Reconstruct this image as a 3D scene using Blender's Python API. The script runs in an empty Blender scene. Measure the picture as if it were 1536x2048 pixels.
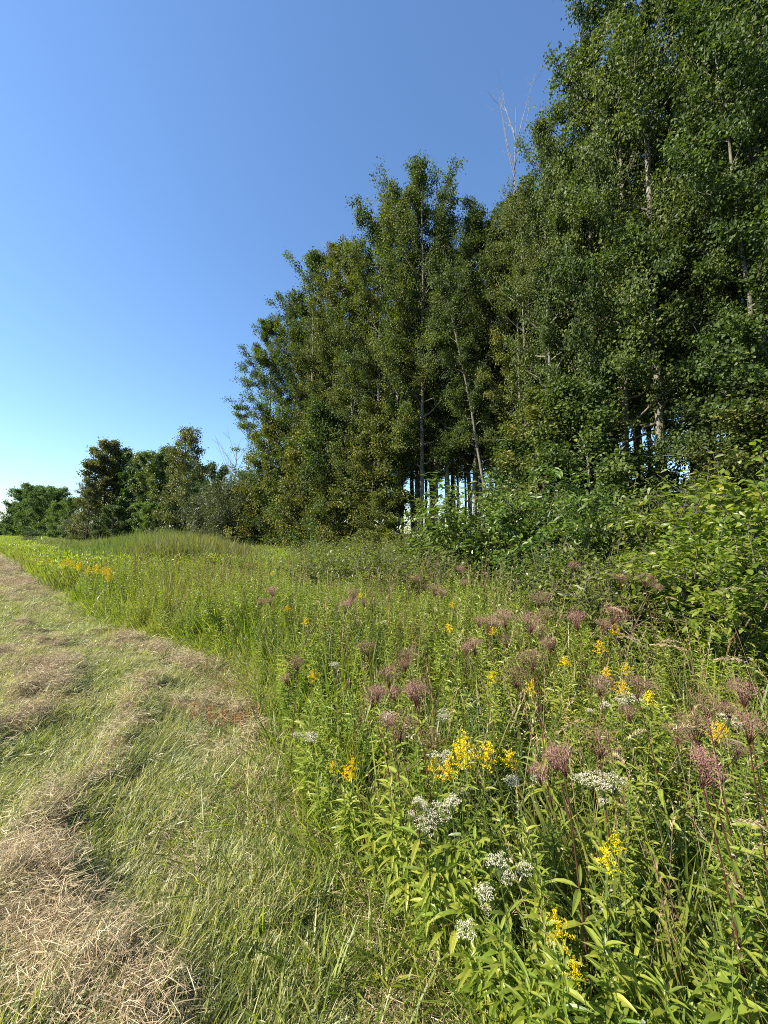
import bpy, math, random
import numpy as np
from mathutils import Vector, Matrix, Euler

# ------------------------------------------------------------------ camera, sky, sun, exposure
SC = bpy.context.scene
COL = SC.collection
F = 770.0; CX = 768.0; CY = 1024.0            # photograph's pixels
CAMH = 1.65; PITCH = math.radians(3.2)
cam_d = bpy.data.cameras.new('camera')
cam = bpy.data.objects.new('camera', cam_d); COL.objects.link(cam)
cam.location = (0, 0, CAMH); cam.rotation_euler = (math.pi/2 + PITCH, 0, 0)
cam_d.sensor_fit = 'VERTICAL'; cam_d.sensor_height = 36.0; cam_d.sensor_width = 27.0
cam_d.lens = F/2048*36; cam_d.clip_start = 0.05; cam_d.clip_end = 6000
SC.camera = cam

SUN_AZ = math.radians(-108)                     # clockwise from +Y (negative: to the left)
SUN_EL = math.radians(40)
w = bpy.data.worlds.new('World'); SC.world = w; w.use_nodes = True
nt = w.node_tree; nt.nodes.clear()
sky = nt.nodes.new('ShaderNodeTexSky'); sky.sky_type = 'NISHITA'; sky.sun_disc = False
sky.sun_elevation = SUN_EL; sky.sun_rotation = SUN_AZ
sky.air_density = 1.3; sky.dust_density = 0.25; sky.ozone_density = 8.0; sky.altitude = 0
bg = nt.nodes.new('ShaderNodeBackground'); bg.inputs[1].default_value = 0.0875
wo = nt.nodes.new('ShaderNodeOutputWorld')
nt.links.new(sky.outputs[0], bg.inputs[0]); nt.links.new(bg.outputs[0], wo.inputs[0])
sd = bpy.data.lights.new('sun', 'SUN'); sd.energy = 5.0; sd.angle = math.radians(0.53); sd.color = (1, 0.92, 0.77)
sun = bpy.data.objects.new('sun', sd); COL.objects.link(sun)
sdir = Vector((math.sin(SUN_AZ)*math.cos(SUN_EL), math.cos(SUN_AZ)*math.cos(SUN_EL), math.sin(SUN_EL)))
sun.rotation_euler = sdir.to_track_quat('Z', 'Y').to_euler()
sun.location = (-30, 0, 40)
SC.view_settings.view_transform = 'Standard'; SC.view_settings.look = 'None'
SC.view_settings.exposure = 1.45; SC.view_settings.gamma = 1.0; SC.view_settings.use_curve_mapping = False
SC.cycles.max_bounces = 6; SC.cycles.diffuse_bounces = 4; SC.cycles.glossy_bounces = 2
SC.cycles.transmission_bounces = 4; SC.cycles.caustics_reflective = False; SC.cycles.caustics_refractive = False
SC.cycles.use_denoising = False; SC.cycles.pixel_filter_type = 'BLACKMAN_HARRIS'; SC.cycles.filter_width = 1.0
SC.cycles.sample_clamp_indirect = 4.0

RNG = np.random.default_rng(11)
random.seed(5)
PI = math.pi

def ray(u, v):
    xc = (u-CX)/F; yc = (CY-v)/F
    return np.array([xc, math.cos(PITCH)-yc*math.sin(PITCH), math.sin(PITCH)+yc*math.cos(PITCH)])
def at(u, v, Y):
    d = ray(u, v); return np.array([0, 0, CAMH]) + d*(Y/d[1])
def at_height(u, v, H):
    d = ray(u, v); return np.array([0, 0, CAMH]) + d*((H-CAMH)/d[2])
def base(u, Y):
    p = at(u, 1067, Y); return float(p[0]), float(p[1])

# ------------------------------------------------------------------ noise and terrain
def vnoise(x, y, seed=0):
    x = np.asarray(x, float); y = np.asarray(y, float)
    xi = np.floor(x).astype(np.int64); yi = np.floor(y).astype(np.int64)
    xf = x-xi; yf = y-yi
    def h(a, b):
        n = (a*374761393 + b*668265263 + seed*974711) & 0x7fffffff
        n = ((n ^ (n >> 13))*1274126177) & 0x7fffffff
        return ((n ^ (n >> 16)) & 0xffff)/65535.0
    u = xf*xf*(3-2*xf); v = yf*yf*(3-2*yf)
    return (h(xi, yi)*(1-u)+h(xi+1, yi)*u)*(1-v) + (h(xi, yi+1)*(1-u)+h(xi+1, yi+1)*u)*v
def terrain(x, y):
    x = np.asarray(x, float); y = np.asarray(y, float)
    return 0.10*(vnoise(x*.25, y*.25, 1)-.5) + 0.05*(vnoise(x*.9, y*.9, 2)-.5) - 0.0

EDGE_PX = [(985, 2110), (880, 1985), (760, 1850), (660, 1730), (592, 1640), (556, 1550), (532, 1450), (505, 1375),
           (440, 1318), (330, 1286), (215, 1252), (140, 1212), (85, 1165), (50, 1136), (22, 1114), (2, 1100)]
EDGE = [at_height(u, v, 0.0)[:2] for u, v in EDGE_PX]
EDGE.insert(0, np.array([0.75, 0.6])); EDGE.insert(0, np.array([1.6, -1.5]))
e = EDGE[-1]; d_ = (e-EDGE[-3]); d_ /= np.linalg.norm(d_)
d_ = np.array([-0.715, 0.70])
EDGE += [e+d_*60, e+d_*400]
EDGE = np.array(EDGE)
def edge_dist(x, y):
    """signed distance to the mowing edge, positive in the meadow"""
    P = np.stack([np.asarray(x, float), np.asarray(y, float)], -1)
    best = np.full(P.shape[:-1], 1e9); sg = np.ones(P.shape[:-1])
    for a, b in zip(EDGE[:-1], EDGE[1:]):
        ab = b-a; t = np.clip(((P-a)@ab)/(ab@ab), 0, 1)
        q = P-a-t[..., None]*ab
        dd = np.hypot(q[..., 0], q[..., 1])
        cr = ab[0]*(P[..., 1]-a[1])-ab[1]*(P[..., 0]-a[0])
        m = dd < best-1e-9
        best = np.where(m, dd, best); sg = np.where(m, np.where(cr < 0, 1, -1), sg)
    return best*sg

HAY_PX = [[(-60, 1330), (40, 1330), (95, 1400), (60, 1470), (-60, 1500)],
          [(290, 1380), (270, 1420), (235, 1500), (215, 1560), (110, 1620), (80, 1690), (30, 1780), (60, 1870), (110, 1930), (190, 2010), (260, 2090)],
          [(40, 1255), (110, 1310), (120, 1350), (60, 1420)],
          [(250, 1290), (330, 1325), (400, 1345), (490, 1345), (510, 1385)],
          [(560, 1600), (640, 1700), (720, 1790), (800, 1880), (880, 1970), (950, 2060)],
          [(0, 1130), (25, 1160), (60, 1200)],
          [(300, 1405), (400, 1425), (500, 1440), (530, 1500), (550, 1590)]]
HAY_W = [.24, .11, .15, .15, .06, .4, .10]
HAY = [np.array([at_height(u, v, 0)[:2] for u, v in l]) for l in HAY_PX]
def hay_amount(x, y):
    P = np.stack([np.asarray(x, float), np.asarray(y, float)], -1)
    r = np.zeros(P.shape[:-1])
    for l, wd in zip(HAY, HAY_W):
        for a, b in zip(l[:-1], l[1:]):
            ab = b-a; t = np.clip(((P-a)@ab)/(ab@ab), 0, 1)
            q = P-a-t[..., None]*ab
            r = np.maximum(r, np.exp(-((q**2).sum(-1))/(wd*wd)))
    n = vnoise(P[..., 0]*3.1, P[..., 1]*3.1, 5)*.6 + vnoise(P[..., 0]*8, P[..., 1]*8, 6)*.4
    return np.clip(r*1.25*(n*2.2-.35) + np.clip(vnoise(P[..., 0]*1.7, P[..., 1]*1.7, 9)-.72, 0, 1)*1.6 + .4*np.clip((np.hypot(P[..., 0], P[..., 1])-6)/6, 0, 1)*(.4+n), 0, 1)
def path_z(x, y):
    ed = np.abs(edge_dist(x, y))
    return terrain(x, y) + 0.012 + (0.05+.12*vnoise(np.asarray(x)*6, np.asarray(y)*6, 71))*hay_amount(x, y)*np.clip(ed/.25, 0, 1) + .03*vnoise(np.asarray(x)*4, np.asarray(y)*4, 8)*np.clip(ed/.2, 0, 1)

# ------------------------------------------------------------------ mesh builder
LEAVES = {}
def _tm(v, f): return (np.array(v, float), np.array(f, int))
LEAVES['rhomb'] = _tm([(0, 0, 0), (.42, -.5, .10), (1, 0, 0), (.42, .5, .10)], [(0, 1, 2), (0, 2, 3)])
LEAVES['round'] = _tm([(0, 0, 0), (.22, -.46, .10), (.66, -.42, .10), (1, 0, 0), (.66, .42, .10), (.22, .46, .10)],
                      [(0, 1, 2, 3), (0, 3, 4, 5)])
_v = [(0, 0, 0)]
for t_, s_ in ((.25, .42), (.5, .5), (.75, .32)): _v += [(t_, -s_, .09), (t_, 0, 0), (t_, s_, .09)]
_v += [(1, 0, 0)]
LEAVES['lance'] = _tm(_v, [(0, 1, 2), (0, 2, 3), (1, 4, 5), (1, 5, 2), (2, 5, 6), (2, 6, 3),
                           (4, 7, 8), (4, 8, 5), (5, 8, 9), (5, 9, 6), (7, 10, 8), (8, 10, 9)])
LEAVES['slim'] = _tm([(0, -.2, 0), (0, .2, 0), (.35, -.5, 0), (.35, .5, 0), (.7, -.36, 0), (.7, .36, 0), (1, 0, 0)],
                     [(0, 2, 1), (1, 2, 3), (2, 4, 3), (3, 4, 5), (4, 6, 5)])

class MB:
    def __init__(s): s.v = []; s.parts = []; s.n = 0
    def add(s, v, f, mat=0, tint=None, smooth=False):
        f = np.asarray(f, int)
        if tint is None: tint = np.full(len(f), .5)
        tint = np.broadcast_to(np.asarray(tint, float), (len(f),))
        s.v.append(np.asarray(v, float)); s.parts.append((f+s.n, mat, tint, smooth)); s.n += len(v)
    def leaves(s, P, D, N, L, W, kind='rhomb', mat=0, tint=None, droop=0.0):
        P = np.atleast_2d(P); n = len(P)
        if n == 0: return
        D = D/np.linalg.norm(D, axis=1, keepdims=True)
        S = np.cross(D, N); S /= (np.linalg.norm(S, axis=1, keepdims=True)+1e-9)
        N2 = np.cross(S, D)
        tv, tf = LEAVES[kind]
        L = np.broadcast_to(np.asarray(L, float), (n,)); W = np.broadcast_to(np.asarray(W, float), (n,))
        droop = np.broadcast_to(np.asarray(droop, float), (n,))
        V = (P[:, None, :] + D[:, None, :]*(tv[None, :, 0]*L[:, None])[..., None]
             + S[:, None, :]*(tv[None, :, 1]*W[:, None])[..., None]
             + N2[:, None, :]*(tv[None, :, 2]*W[:, None]*2)[..., None])
        V[:, :, 2] -= droop[:, None]*L[:, None]*tv[None, :, 0]**2
        fs = (tf[None] + (np.arange(n)*len(tv))[:, None, None]).reshape(-1, tf.shape[1])
        if tint is None: tint = RNG.random(n)
        tint = np.broadcast_to(np.asarray(tint, float), (n,))
        s.add(V.reshape(-1, 3), fs, mat, np.repeat(tint, len(tf)))
    def tube(s, pts, rad, k=5, mat=0, tint=.5):
        pts = np.asarray(pts, float); m = len(pts)
        rad = np.broadcast_to(np.asarray(rad, float), (m,))
        T = np.gradient(pts, axis=0); T /= np.linalg.norm(T, axis=1, keepdims=True)+1e-9
        ref = np.where(np.abs(T[:, 2:3]) > .9, np.array([[1., 0, 0]]), np.array([[0, 0, 1.]]))
        A = np.cross(T, ref); A /= np.linalg.norm(A, axis=1, keepdims=True)+1e-9
        B = np.cross(T, A)
        a = np.arange(k)*2*PI/k
        V = pts[:, None]+rad[:, None, None]*(np.cos(a)[None, :, None]*A[:, None]+np.sin(a)[None, :, None]*B[:, None])
        i = np.arange(m-1)[:, None]*k; j = np.arange(k)[None]; j2 = (j+1) % k
        f = np.stack([i+j, i+j2, i+k+j2, i+k+j], -1).reshape(-1, 4)
        s.add(V.reshape(-1, 3), f, mat, tint, True)
    def mesh(s, name, mats):
        me = bpy.data.meshes.new(name)
        V = np.concatenate(s.v)
        me.vertices.add(len(V)); me.vertices.foreach_set('co', V.ravel())
        loops = np.concatenate([p[0].ravel() for p in s.parts])
        tot = np.concatenate([np.full(len(p[0]), p[0].shape[1]) for p in s.parts])
        st = np.concatenate([[0], np.cumsum(tot)[:-1]])
        me.loops.add(len(loops)); me.loops.foreach_set('vertex_index', loops.astype(np.int32))
        me.polygons.add(len(tot)); me.polygons.foreach_set('loop_start', st.astype(np.int32))
        me.polygons.foreach_set('material_index', np.concatenate([np.full(len(p[0]), p[1]) for p in s.parts]).astype(np.int32))
        me.polygons.foreach_set('use_smooth', np.concatenate([np.full(len(p[0]), p[3]) for p in s.parts]))
        me.update(calc_edges=True)
        at_ = me.attributes.new('tint', 'FLOAT', 'FACE')
        at_.data.foreach_set('value', np.concatenate([p[2] for p in s.parts]).astype(np.float32))
        for m in (mats if isinstance(mats, (list, tuple)) else [mats]): me.materials.append(m)
        me.validate()
        return me

def obj(name, me, parent=None, link=True):
    o = bpy.data.objects.new(name, me)
    if link: COL.objects.link(o)
    if parent: o.parent = parent
    return o
def tag(o, label, cat=None, group=None, kind=None):
    if label: o['label'] = label
    if cat: o['category'] = cat
    if group: o['group'] = group
    if kind: o['kind'] = kind
    return o
def empty(name, loc, rz=0.0):
    o = bpy.data.objects.new(name, None); COL.objects.link(o)
    o.location = loc; o.rotation_euler = (0, 0, rz); o.empty_display_size = .2
    return o
def rvec(n, rng): 
    v = rng.normal(size=(n, 3)); return v/np.linalg.norm(v, axis=1, keepdims=True)

# ------------------------------------------------------------------ materials
def leaf_mat(name, cols, trans=.35, rough=.5, spec=.35, var=.25, patch=0.0, patch_col=None, patch_scale=.6, tcol=None):
    m = bpy.data.materials.new(name); m.use_nodes = True
    t = m.node_tree; t.nodes.clear(); N = t.nodes.new; Lk = t.links.new
    a = N('ShaderNodeAttribute'); a.attribute_name = 'tint'
    r = N('ShaderNodeValToRGB'); r.color_ramp.interpolation = 'LINEAR'
    n = len(cols)
    if tcol is None: cols = [(c[0]*.95, c[1]*1.02, c[2]*1.0) for c in cols]
    while len(r.color_ramp.elements) < n: r.color_ramp.elements.new(.5)
    for i, c in enumerate(cols):
        p, cc = (i/(n-1), c) if len(c) == 3 else (c[3], c[:3])
        r.color_ramp.elements[i].position = p; r.color_ramp.elements[i].color = (*cc, 1)
    Lk(a.outputs['Fac'], r.inputs[0])
    col = r.outputs[0]
    if patch > 0:
        patch_col = (patch_col[0]*.9, patch_col[1]*1.02, patch_col[2])
        g = N('ShaderNodeNewGeometry'); nz = N('ShaderNodeTexNoise'); nz.inputs['Scale'].default_value = patch_scale
        nz.inputs['Detail'].default_value = 2
        Lk(g.outputs['Position'], nz.inputs['Vector'])
        mr = N('ShaderNodeMapRange'); mr.inputs[1].default_value = .42; mr.inputs[2].default_value = .64
        mr.inputs[4].default_value = patch
        Lk(nz.outputs[0], mr.inputs[0])
        mx = N('ShaderNodeMix'); mx.data_type = 'RGBA'; mx.inputs[7].default_value = (*patch_col, 1)
        Lk(mr.outputs[0], mx.inputs[0]); Lk(col, mx.inputs[6]); col = mx.outputs[2]
    oi = N('ShaderNodeObjectInfo'); hs = N('ShaderNodeHueSaturation')
    mv = N('ShaderNodeMapRange'); mv.inputs[3].default_value = 1-var; mv.inputs[4].default_value = 1+var
    Lk(oi.outputs['Random'], mv.inputs[0]); Lk(mv.outputs[0], hs.inputs['Value'])
    mh = N('ShaderNodeMath'); mh.operation = 'MULTIPLY_ADD'; mh.inputs[1].default_value = 7.31; mh.inputs[2].default_value = .0
    Lk(oi.outputs['Random'], mh.inputs[0])
    mf = N('ShaderNodeMath'); mf.operation = 'FRACT'; Lk(mh.outputs[0], mf.inputs[0])
    m2 = N('ShaderNodeMapRange'); m2.inputs[3].default_value = .5-.018; m2.inputs[4].default_value = .5+.008
    Lk(mf.outputs[0], m2.inputs[0]); Lk(m2.outputs[0], hs.inputs['Hue'])
    Lk(col, hs.inputs['Color']); col = hs.outputs[0]
    b = N('ShaderNodeBsdfPrincipled'); b.inputs['Roughness'].default_value = rough
    b.inputs['Specular IOR Level'].default_value = spec
    Lk(col, b.inputs['Base Color'])
    o = N('ShaderNodeOutputMaterial')
    if trans > 0:
        tr = N('ShaderNodeBsdfTranslucent'); ms = N('ShaderNodeMixShader'); ms.inputs[0].default_value = trans
        ty = N('ShaderNodeMix'); ty.data_type = 'RGBA'; ty.blend_type = 'MULTIPLY'; ty.inputs[0].default_value = 1
        ty.inputs[7].default_value = (*(tcol or (1.6, 1.7, .5)), 1)
        Lk(col, ty.inputs[6]); Lk(ty.outputs[2], tr.inputs[0])
        Lk(b.outputs[0], ms.inputs[1]); Lk(tr.outputs[0], ms.inputs[2]); Lk(ms.outputs[0], o.inputs[0])
    else: Lk(b.outputs[0], o.inputs[0])
    return m

def noise_mat(name, stops, scale=3.0, detail=5, rough=.9, bump=0.0, stretch=(1, 1, 1), coords='Position', scale2=None, stops2=None):
    m = bpy.data.materials.new(name); m.use_nodes = True
    t = m.node_tree; N = t.nodes.new; Lk = t.links.new
    b = t.nodes['Principled BSDF']; b.inputs['Roughness'].default_value = rough; b.inputs['Specular IOR Level'].default_value = .15
    if coords == 'Position': g = N('ShaderNodeNewGeometry').outputs['Position']
    else: g = N('ShaderNodeTexCoord').outputs['Object']
    mp = N('ShaderNodeMapping'); mp.inputs['Scale'].default_value = stretch; Lk(g, mp.inputs[0])
    nz = N('ShaderNodeTexNoise'); nz.inputs['Scale'].default_value = scale; nz.inputs['Detail'].default_value = detail
    nz.inputs['Roughness'].default_value = .65
    Lk(mp.outputs[0], nz.inputs['Vector'])
    r = N('ShaderNodeValToRGB')
    while len(r.color_ramp.elements) < len(stops): r.color_ramp.elements.new(.5)
    for i, (p, c) in enumerate(stops): r.color_ramp.elements[i].position = p; r.color_ramp.elements[i].color = (*c, 1)
    Lk(nz.outputs[0], r.inputs[0]); col = r.outputs[0]
    if scale2:
        n2 = N('ShaderNodeTexNoise'); n2.inputs['Scale'].default_value = scale2; n2.inputs['Detail'].default_value = 3
        Lk(mp.outputs[0], n2.inputs['Vector'])
        r2 = N('ShaderNodeValToRGB'); 
        for i, (p, c) in enumerate(stops2): r2.color_ramp.elements[i].position = p; r2.color_ramp.elements[i].color = (*c, 1)
        Lk(n2.outputs[0], r2.inputs[0])
        mx = N('ShaderNodeMix'); mx.data_type = 'RGBA'; mx.blend_type = 'MULTIPLY'; mx.inputs[0].default_value = 1
        Lk(col, mx.inputs[6]); Lk(r2.outputs[0], mx.inputs[7]); col = mx.outputs[2]
    Lk(col, b.inputs['Base Color'])
    if bump:
        bp = N('ShaderNodeBump'); bp.inputs['Strength'].default_value = bump; bp.inputs['Distance'].default_value = .03
        Lk(nz.outputs[0], bp.inputs['Height']); Lk(bp.outputs[0], b.inputs['Normal'])
    return m

M = {}
M['aspen'] = leaf_mat('aspen_leaf', [(.030, .050, .012), (.055, .082, .018), (.092, .12, .026), (.16, .17, .036)], .36, .55, .30, .16)
M['aspen_yellow'] = leaf_mat('aspen_leaf_yellowing', [(.045, .06, .014), (.085, .098, .018), (.135, .135, .024), (.25, .19, .035)], .33, .55, .3, .14)
M['birch_brown'] = leaf_mat('brownish_leaf', [(.055, .064, .022), (.10, .105, .036), (.15, .145, .052), (.20, .175, .07)], .25, .5, .3, .15)
M['dark_leaf'] = leaf_mat('dark_green_leaf', [(.03, .054, .016), (.055, .09, .022), (.085, .122, .03)], .28, .45, .4, .15)
M['fresh_leaf'] = leaf_mat('fresh_green_leaf', [(.055, .09, .018), (.095, .14, .024), (.14, .185, .032)], .32, .45, .4, .12)
M['far_leaf'] = leaf_mat('far_green_leaf', [(.055, .088, .026), (.09, .13, .036), (.135, .175, .05)], .3, .5, .3, .12)
M['willow_leaf'] = leaf_mat('grey_willow_leaf', [(.055, .066, .03), (.09, .10, .045), (.13, .14, .065)], .22, .5, .35, .12)
M['shrub_bright'] = leaf_mat('bright_shrub_leaf', [(.07, .11, .016), (.13, .18, .024), (.20, .245, .034), (.34, .30, .05)], .45, .40, .4, .10)
M['shrub_dogwood'] = leaf_mat('dogwood_leaf', [(.055, .085, .018), (.105, .15, .028), (.175, .215, .04)], .40, .38, .5, .12)
M['shrub_olive'] = leaf_mat('olive_leaf', [(.075, .095, .018), (.13, .155, .026), (.20, .21, .04)], .40, .45, .4, .12)
M['forb'] = leaf_mat('meadow_forb_leaf', [(.055, .09, .015), (.11, .165, .022), (.19, .24, .032), (.29, .30, .045), (.40, .32, .06)], .42, .42, .45, .16,
                     .6, (.24, .24, .036), .30)
M['aster_leaf'] = leaf_mat('aster_leaf', [(.05, .085, .018), (.085, .135, .026), (.135, .185, .036)], .38, .38, .5, .15, .4, (.12, .13, .03), .7)
M['grass'] = leaf_mat('meadow_grass', [(.075, .115, .018), (.14, .19, .028), (.225, .255, .045), (.37, .32, .11)], .42, .42, .45, .18,
                      .6, (.25, .20, .07), .32)
M['reed'] = leaf_mat('reed_blade', [(.05, .09, .025), (.09, .145, .035), (.15, .19, .05), (.27, .24, .10)], .35, .42, .45, .15,
                     .75, (.19, .155, .06), .16)
M['mown'] = leaf_mat('mown_grass', [(.085, .12, .03), (.165, .195, .06), (.30, .29, .13), (.52, .47, .29)], .35, .42, .5, .18,
                     .7, (.37, .32, .185), 1.3)
M['straw'] = leaf_mat('dry_straw', [(.13, .085, .04), (.29, .22, .11), (.48, .39, .22), (.64, .55, .36)], .15, .55, .35, .2, tcol=(1, .95, .8))
M['bark'] = noise_mat('aspen_bark', [(.3, (.05, .042, .03)), (.5, (.14, .13, .10)), (.72, (.28, .265, .21))], 2.2, 6, .85, .5, (3, 3, 1.2), 'Object')
M['bark_dark'] = noise_mat('dark_bark', [(.3, (.025, .02, .016)), (.7, (.09, .075, .06))], 4, 5, .9, .5, (3, 3, .8), 'Object')
M['twig'] = noise_mat('twig_bark', [(.3, (.06, .05, .04)), (.7, (.16, .14, .11))], 5, 3, .9)
M['dead'] = noise_mat('dead_wood', [(.3, (.14, .125, .11)), (.7, (.30, .28, .25))], 4, 3, .9)
M['stem_green'] = leaf_mat('green_stem', [(.07, .10, .025), (.11, .13, .035)], 0, .5, .3, .15)
M['stem_red'] = leaf_mat('maroon_stem', [(.06, .022, .018), (.11, .045, .03)], 0, .5, .3, .2)
M['mauve'] = leaf_mat('mauve_flower', [(.22, .11, .10), (.34, .18, .16), (.46, .28, .25)], .3, .7, .1, .18, tcol=(1.2, .9, .8))
M['mauve_brown'] = leaf_mat('faded_flower', [(.18, .105, .075), (.28, .17, .12), (.38, .26, .19)], .3, .7, .1, .18, tcol=(1.2, .95, .8))
M['gold'] = leaf_mat('golden_flower', [(.50, .36, .008), (.68, .52, .012), (.75, .60, .03)], .3, .6, .1, .1, tcol=(1, .9, .4))
M['white'] = leaf_mat('white_flower', [(.36, .34, .22), (.50, .48, .34), (.62, .60, .48)], .3, .6, .1, .08, tcol=(1, 1, .85))
M['tan'] = leaf_mat('tan_seed_head', [(.25, .18, .09), (.40, .31, .18), (.52, .43, .28)], .3, .6, .2, .15, tcol=(1.1, 1, .8))
M['dry'] = leaf_mat('dry_brown_stalk', [(.10, .065, .03), (.17, .115, .055), (.26, .19, .10)], .2, .6, .2, .2, tcol=(1.1, .95, .7))
M['dry_grass'] = leaf_mat('tan_dry_grass', [(.15, .10, .045), (.26, .19, .09), (.38, .29, .15)], .3, .55, .3, .2, tcol=(1.2, 1.05, .7))
M['rust'] = leaf_mat('rust_dry_leaf', [(.22, .11, .04), (.34, .18, .07), (.44, .26, .11)], .3, .6, .2, .15, tcol=(1.2, .9, .6))
M['soil'] = noise_mat('meadow_soil', [(.3, (.045, .038, .02)), (.55, (.085, .085, .03)), (.75, (.14, .12, .05))], 2.5, 6, .95, .6,
                      scale2=.05, stops2=[(.35, (.8, .95, .7)), (.7, (1.15, 1.05, .9))])
M['path'] = noise_mat('mown_path_thatch', [(.28, (.03, .022, .012)), (.45, (.07, .055, .026)), (.6, (.13, .105, .055)), (.78, (.22, .18, .10))], 9, 8, .95, .8,
                      scale2=1.1, stops2=[(.35, (.65, .8, .5)), (.65, (1.1, 1.05, 1))])

# ------------------------------------------------------------------ ground
def sheet(name, X, Y, Z, mat):
    nx, ny = X.shape
    V = np.stack([X, Y, Z], -1).reshape(-1, 3)
    i = np.arange(nx-1)[:, None]*ny; j = np.arange(ny-1)[None]
    f = np.stack([i+j, i+ny+j, i+ny+j+1, i+j+1], -1).reshape(-1, 4)
    b = MB(); b.add(V, f, 0, .5, True)
    return obj(name, b.mesh(name, mat))
q = np.linspace(-1, 1, 240)
gx = np.sinh(q*7.2)/np.sinh(7.2)*2500; gy = gx.copy()
X, Y = np.meshgrid(gx-2, gy+4, indexing='ij')
far = np.clip(np.hypot(X, Y)/60-.5, 0, 1)
g = sheet('ground', X, Y, terrain(X, Y)*(1-far)-.02*far, M['soil'])
tag(g, None, kind='structure')
# mown path strip: follows the mowing edge, 5 m wide
s = np.concatenate([[0], np.cumsum(np.linalg.norm(np.diff(EDGE, axis=0), axis=1))])
ss = np.concatenate([np.arange(0, 12, .06), np.geomspace(12, s[-1]*.8, 160)])
ex = np.interp(ss, s, EDGE[:, 0]); ey = np.interp(ss, s, EDGE[:, 1])
k_ = np.hanning(15); k_ /= k_.sum()
tx = np.gradient(np.convolve(np.pad(ex, 7, mode='edge'), k_, 'valid')); ty = np.gradient(np.convolve(np.pad(ey, 7, mode='edge'), k_, 'valid'))
# rows run across the strip towards the lower left, a fixed direction keeps them from crossing
ww = np.concatenate([np.arange(0, 2.4, .06), np.linspace(2.4, 6, 14)])
PX = ex[:, None]-.80*ww[None]; PY = ey[:, None]-.60*ww[None]
pfar = np.clip(np.hypot(PX, PY)/60-.5, 0, 1)
tag(sheet('mown_path', PX, PY, path_z(PX, PY)*(1-pfar)+.012*pfar, M['path']), None, kind='structure')

# ------------------------------------------------------------------ trees
def make_tree(seed, H=17., cb=2., R=1.7, nprim=46, nleaf=26000, leaf=.08, kind='rhomb', elev=(18, 62), r0=.12, prof=None,
              twigs=7, spread=.13, bark='bark', leafm='aspen', clump=.5, dead_low=0, tip=.97, wig=.05, kleaf=1.0):
    rng = np.random.default_rng(seed)
    prof = prof or (lambda q: float(np.interp(q, [0, .12, .4, .72, .88, 1], [.62, .85, 1, .80, .52, .18])))
    zz = np.linspace(0, H*tip, 12)
    wob = np.cumsum(rng.normal(0, wig, (12, 2)), axis=0); wob[0] = 0
    tr = np.column_stack([wob, zz]); rr = r0*(1-zz/H)**.8+.008; rr[0] *= 1.25
    T = MB(); T.tube(tr, rr, 8); B = MB(); C = MB()
    def tpos(z): return np.array([np.interp(z, zz, tr[:, 0]), np.interp(z, zz, tr[:, 1]), z])
    per = nleaf/(nprim*twigs)
    Ps = []; Os = []; Ts = []
    for i in range(nprim):
        qv = ((i+.5+rng.uniform(-.4, .4))/nprim)
        z = cb+qv*(H*tip-cb); az = i*2.4+rng.uniform(-.5, .5)
        el = math.radians(elev[0]+(elev[1]-elev[0])*qv+rng.uniform(-9, 9))
        Lb = R*prof(qv)*rng.uniform(.65, 1.2)
        if qv > .93: Lb *= .7
        ts = np.linspace(0, 1, 5)
        hor = Lb*ts; ver = Lb*(np.tan(el)*(ts*.55+.45*ts**2))
        if ver[-1] > Lb*2.1: ver *= Lb*2.1/ver[-1]
        ver = np.minimum(ver, H*1.0-z+.2)
        b0 = tpos(z)
        pl = b0+np.column_stack([np.cos(az)*hor, np.sin(az)*hor, ver])+np.vstack([[0, 0, 0], rng.normal(0, .05*Lb, (4, 3))])
        rb = np.interp(z, zz, rr)*.45
        B.tube(pl, np.linspace(rb, .006, 5), 4)
        cl = rng.uniform(1-clump, 1+clump); ct = rng.normal(0, .11)
        for j in range(twigs):
            t = .2+.8*((j+rng.random())/twigs) if j else 1.0
            p0 = np.array([np.interp(t, ts, pl[:, c]) for c in range(3)])
            out = np.array([np.cos(az), np.sin(az), .35])
            d = out*.8+rvec(1, rng)[0]*.9+np.array([0, 0, .3]); d /= np.linalg.norm(d)
            tl = (.18+.22*Lb)*rng.uniform(.6, 1.3)
            p1 = p0+d*tl
            if j % 2 == 0: B.tube([p0, (p0+p1)/2+rng.normal(0, .02, 3), p1], [.008, .006, .003], 3)
            n = max(2, int(per*cl*rng.uniform(.6, 1.4)))
            tt = rng.random(n)**.7
            Ps.append(p0+d*tl*tt[:, None]*1.05+rng.normal(0, spread, (n, 3))*np.array([1, 1, .8]))
            Os.append(np.tile(out, (n, 1))); Ts.append(np.clip(.42+ct+rng.normal(0, .19, n), 0, 1))
    for i in range(dead_low):
        z = rng.uniform(1.2, max(cb, 1.5)); az = rng.uniform(0, 2*PI); L = rng.uniform(.4, 1.1); b0 = tpos(z)
        B.tube([b0, b0+np.array([math.cos(az)*L*.6, math.sin(az)*L*.6, L*.1]), b0+np.array([math.cos(az)*L, math.sin(az)*L, L*rng.uniform(-.2, .4)])], [.014, .01, .004], 3)
    P = np.concatenate(Ps); O = np.concatenate(Os); n = len(P)
    D = rvec(n, rng)*.9+O*.35+np.array([0, 0, -.45]); Nn = rvec(n, rng)+np.array([0, 0, .5])+O*.3
    L = leaf*rng.uniform(.7, 1.25, n)
    C.leaves(P, D, Nn, L, L*.82*kleaf, kind, 0, np.concatenate(Ts))
    return (T.mesh('trunk', M[bark]), B.mesh('branching', M['twig'] if bark != 'bark' else M[bark]), C.mesh('crown', M[leafm]), H)
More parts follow.
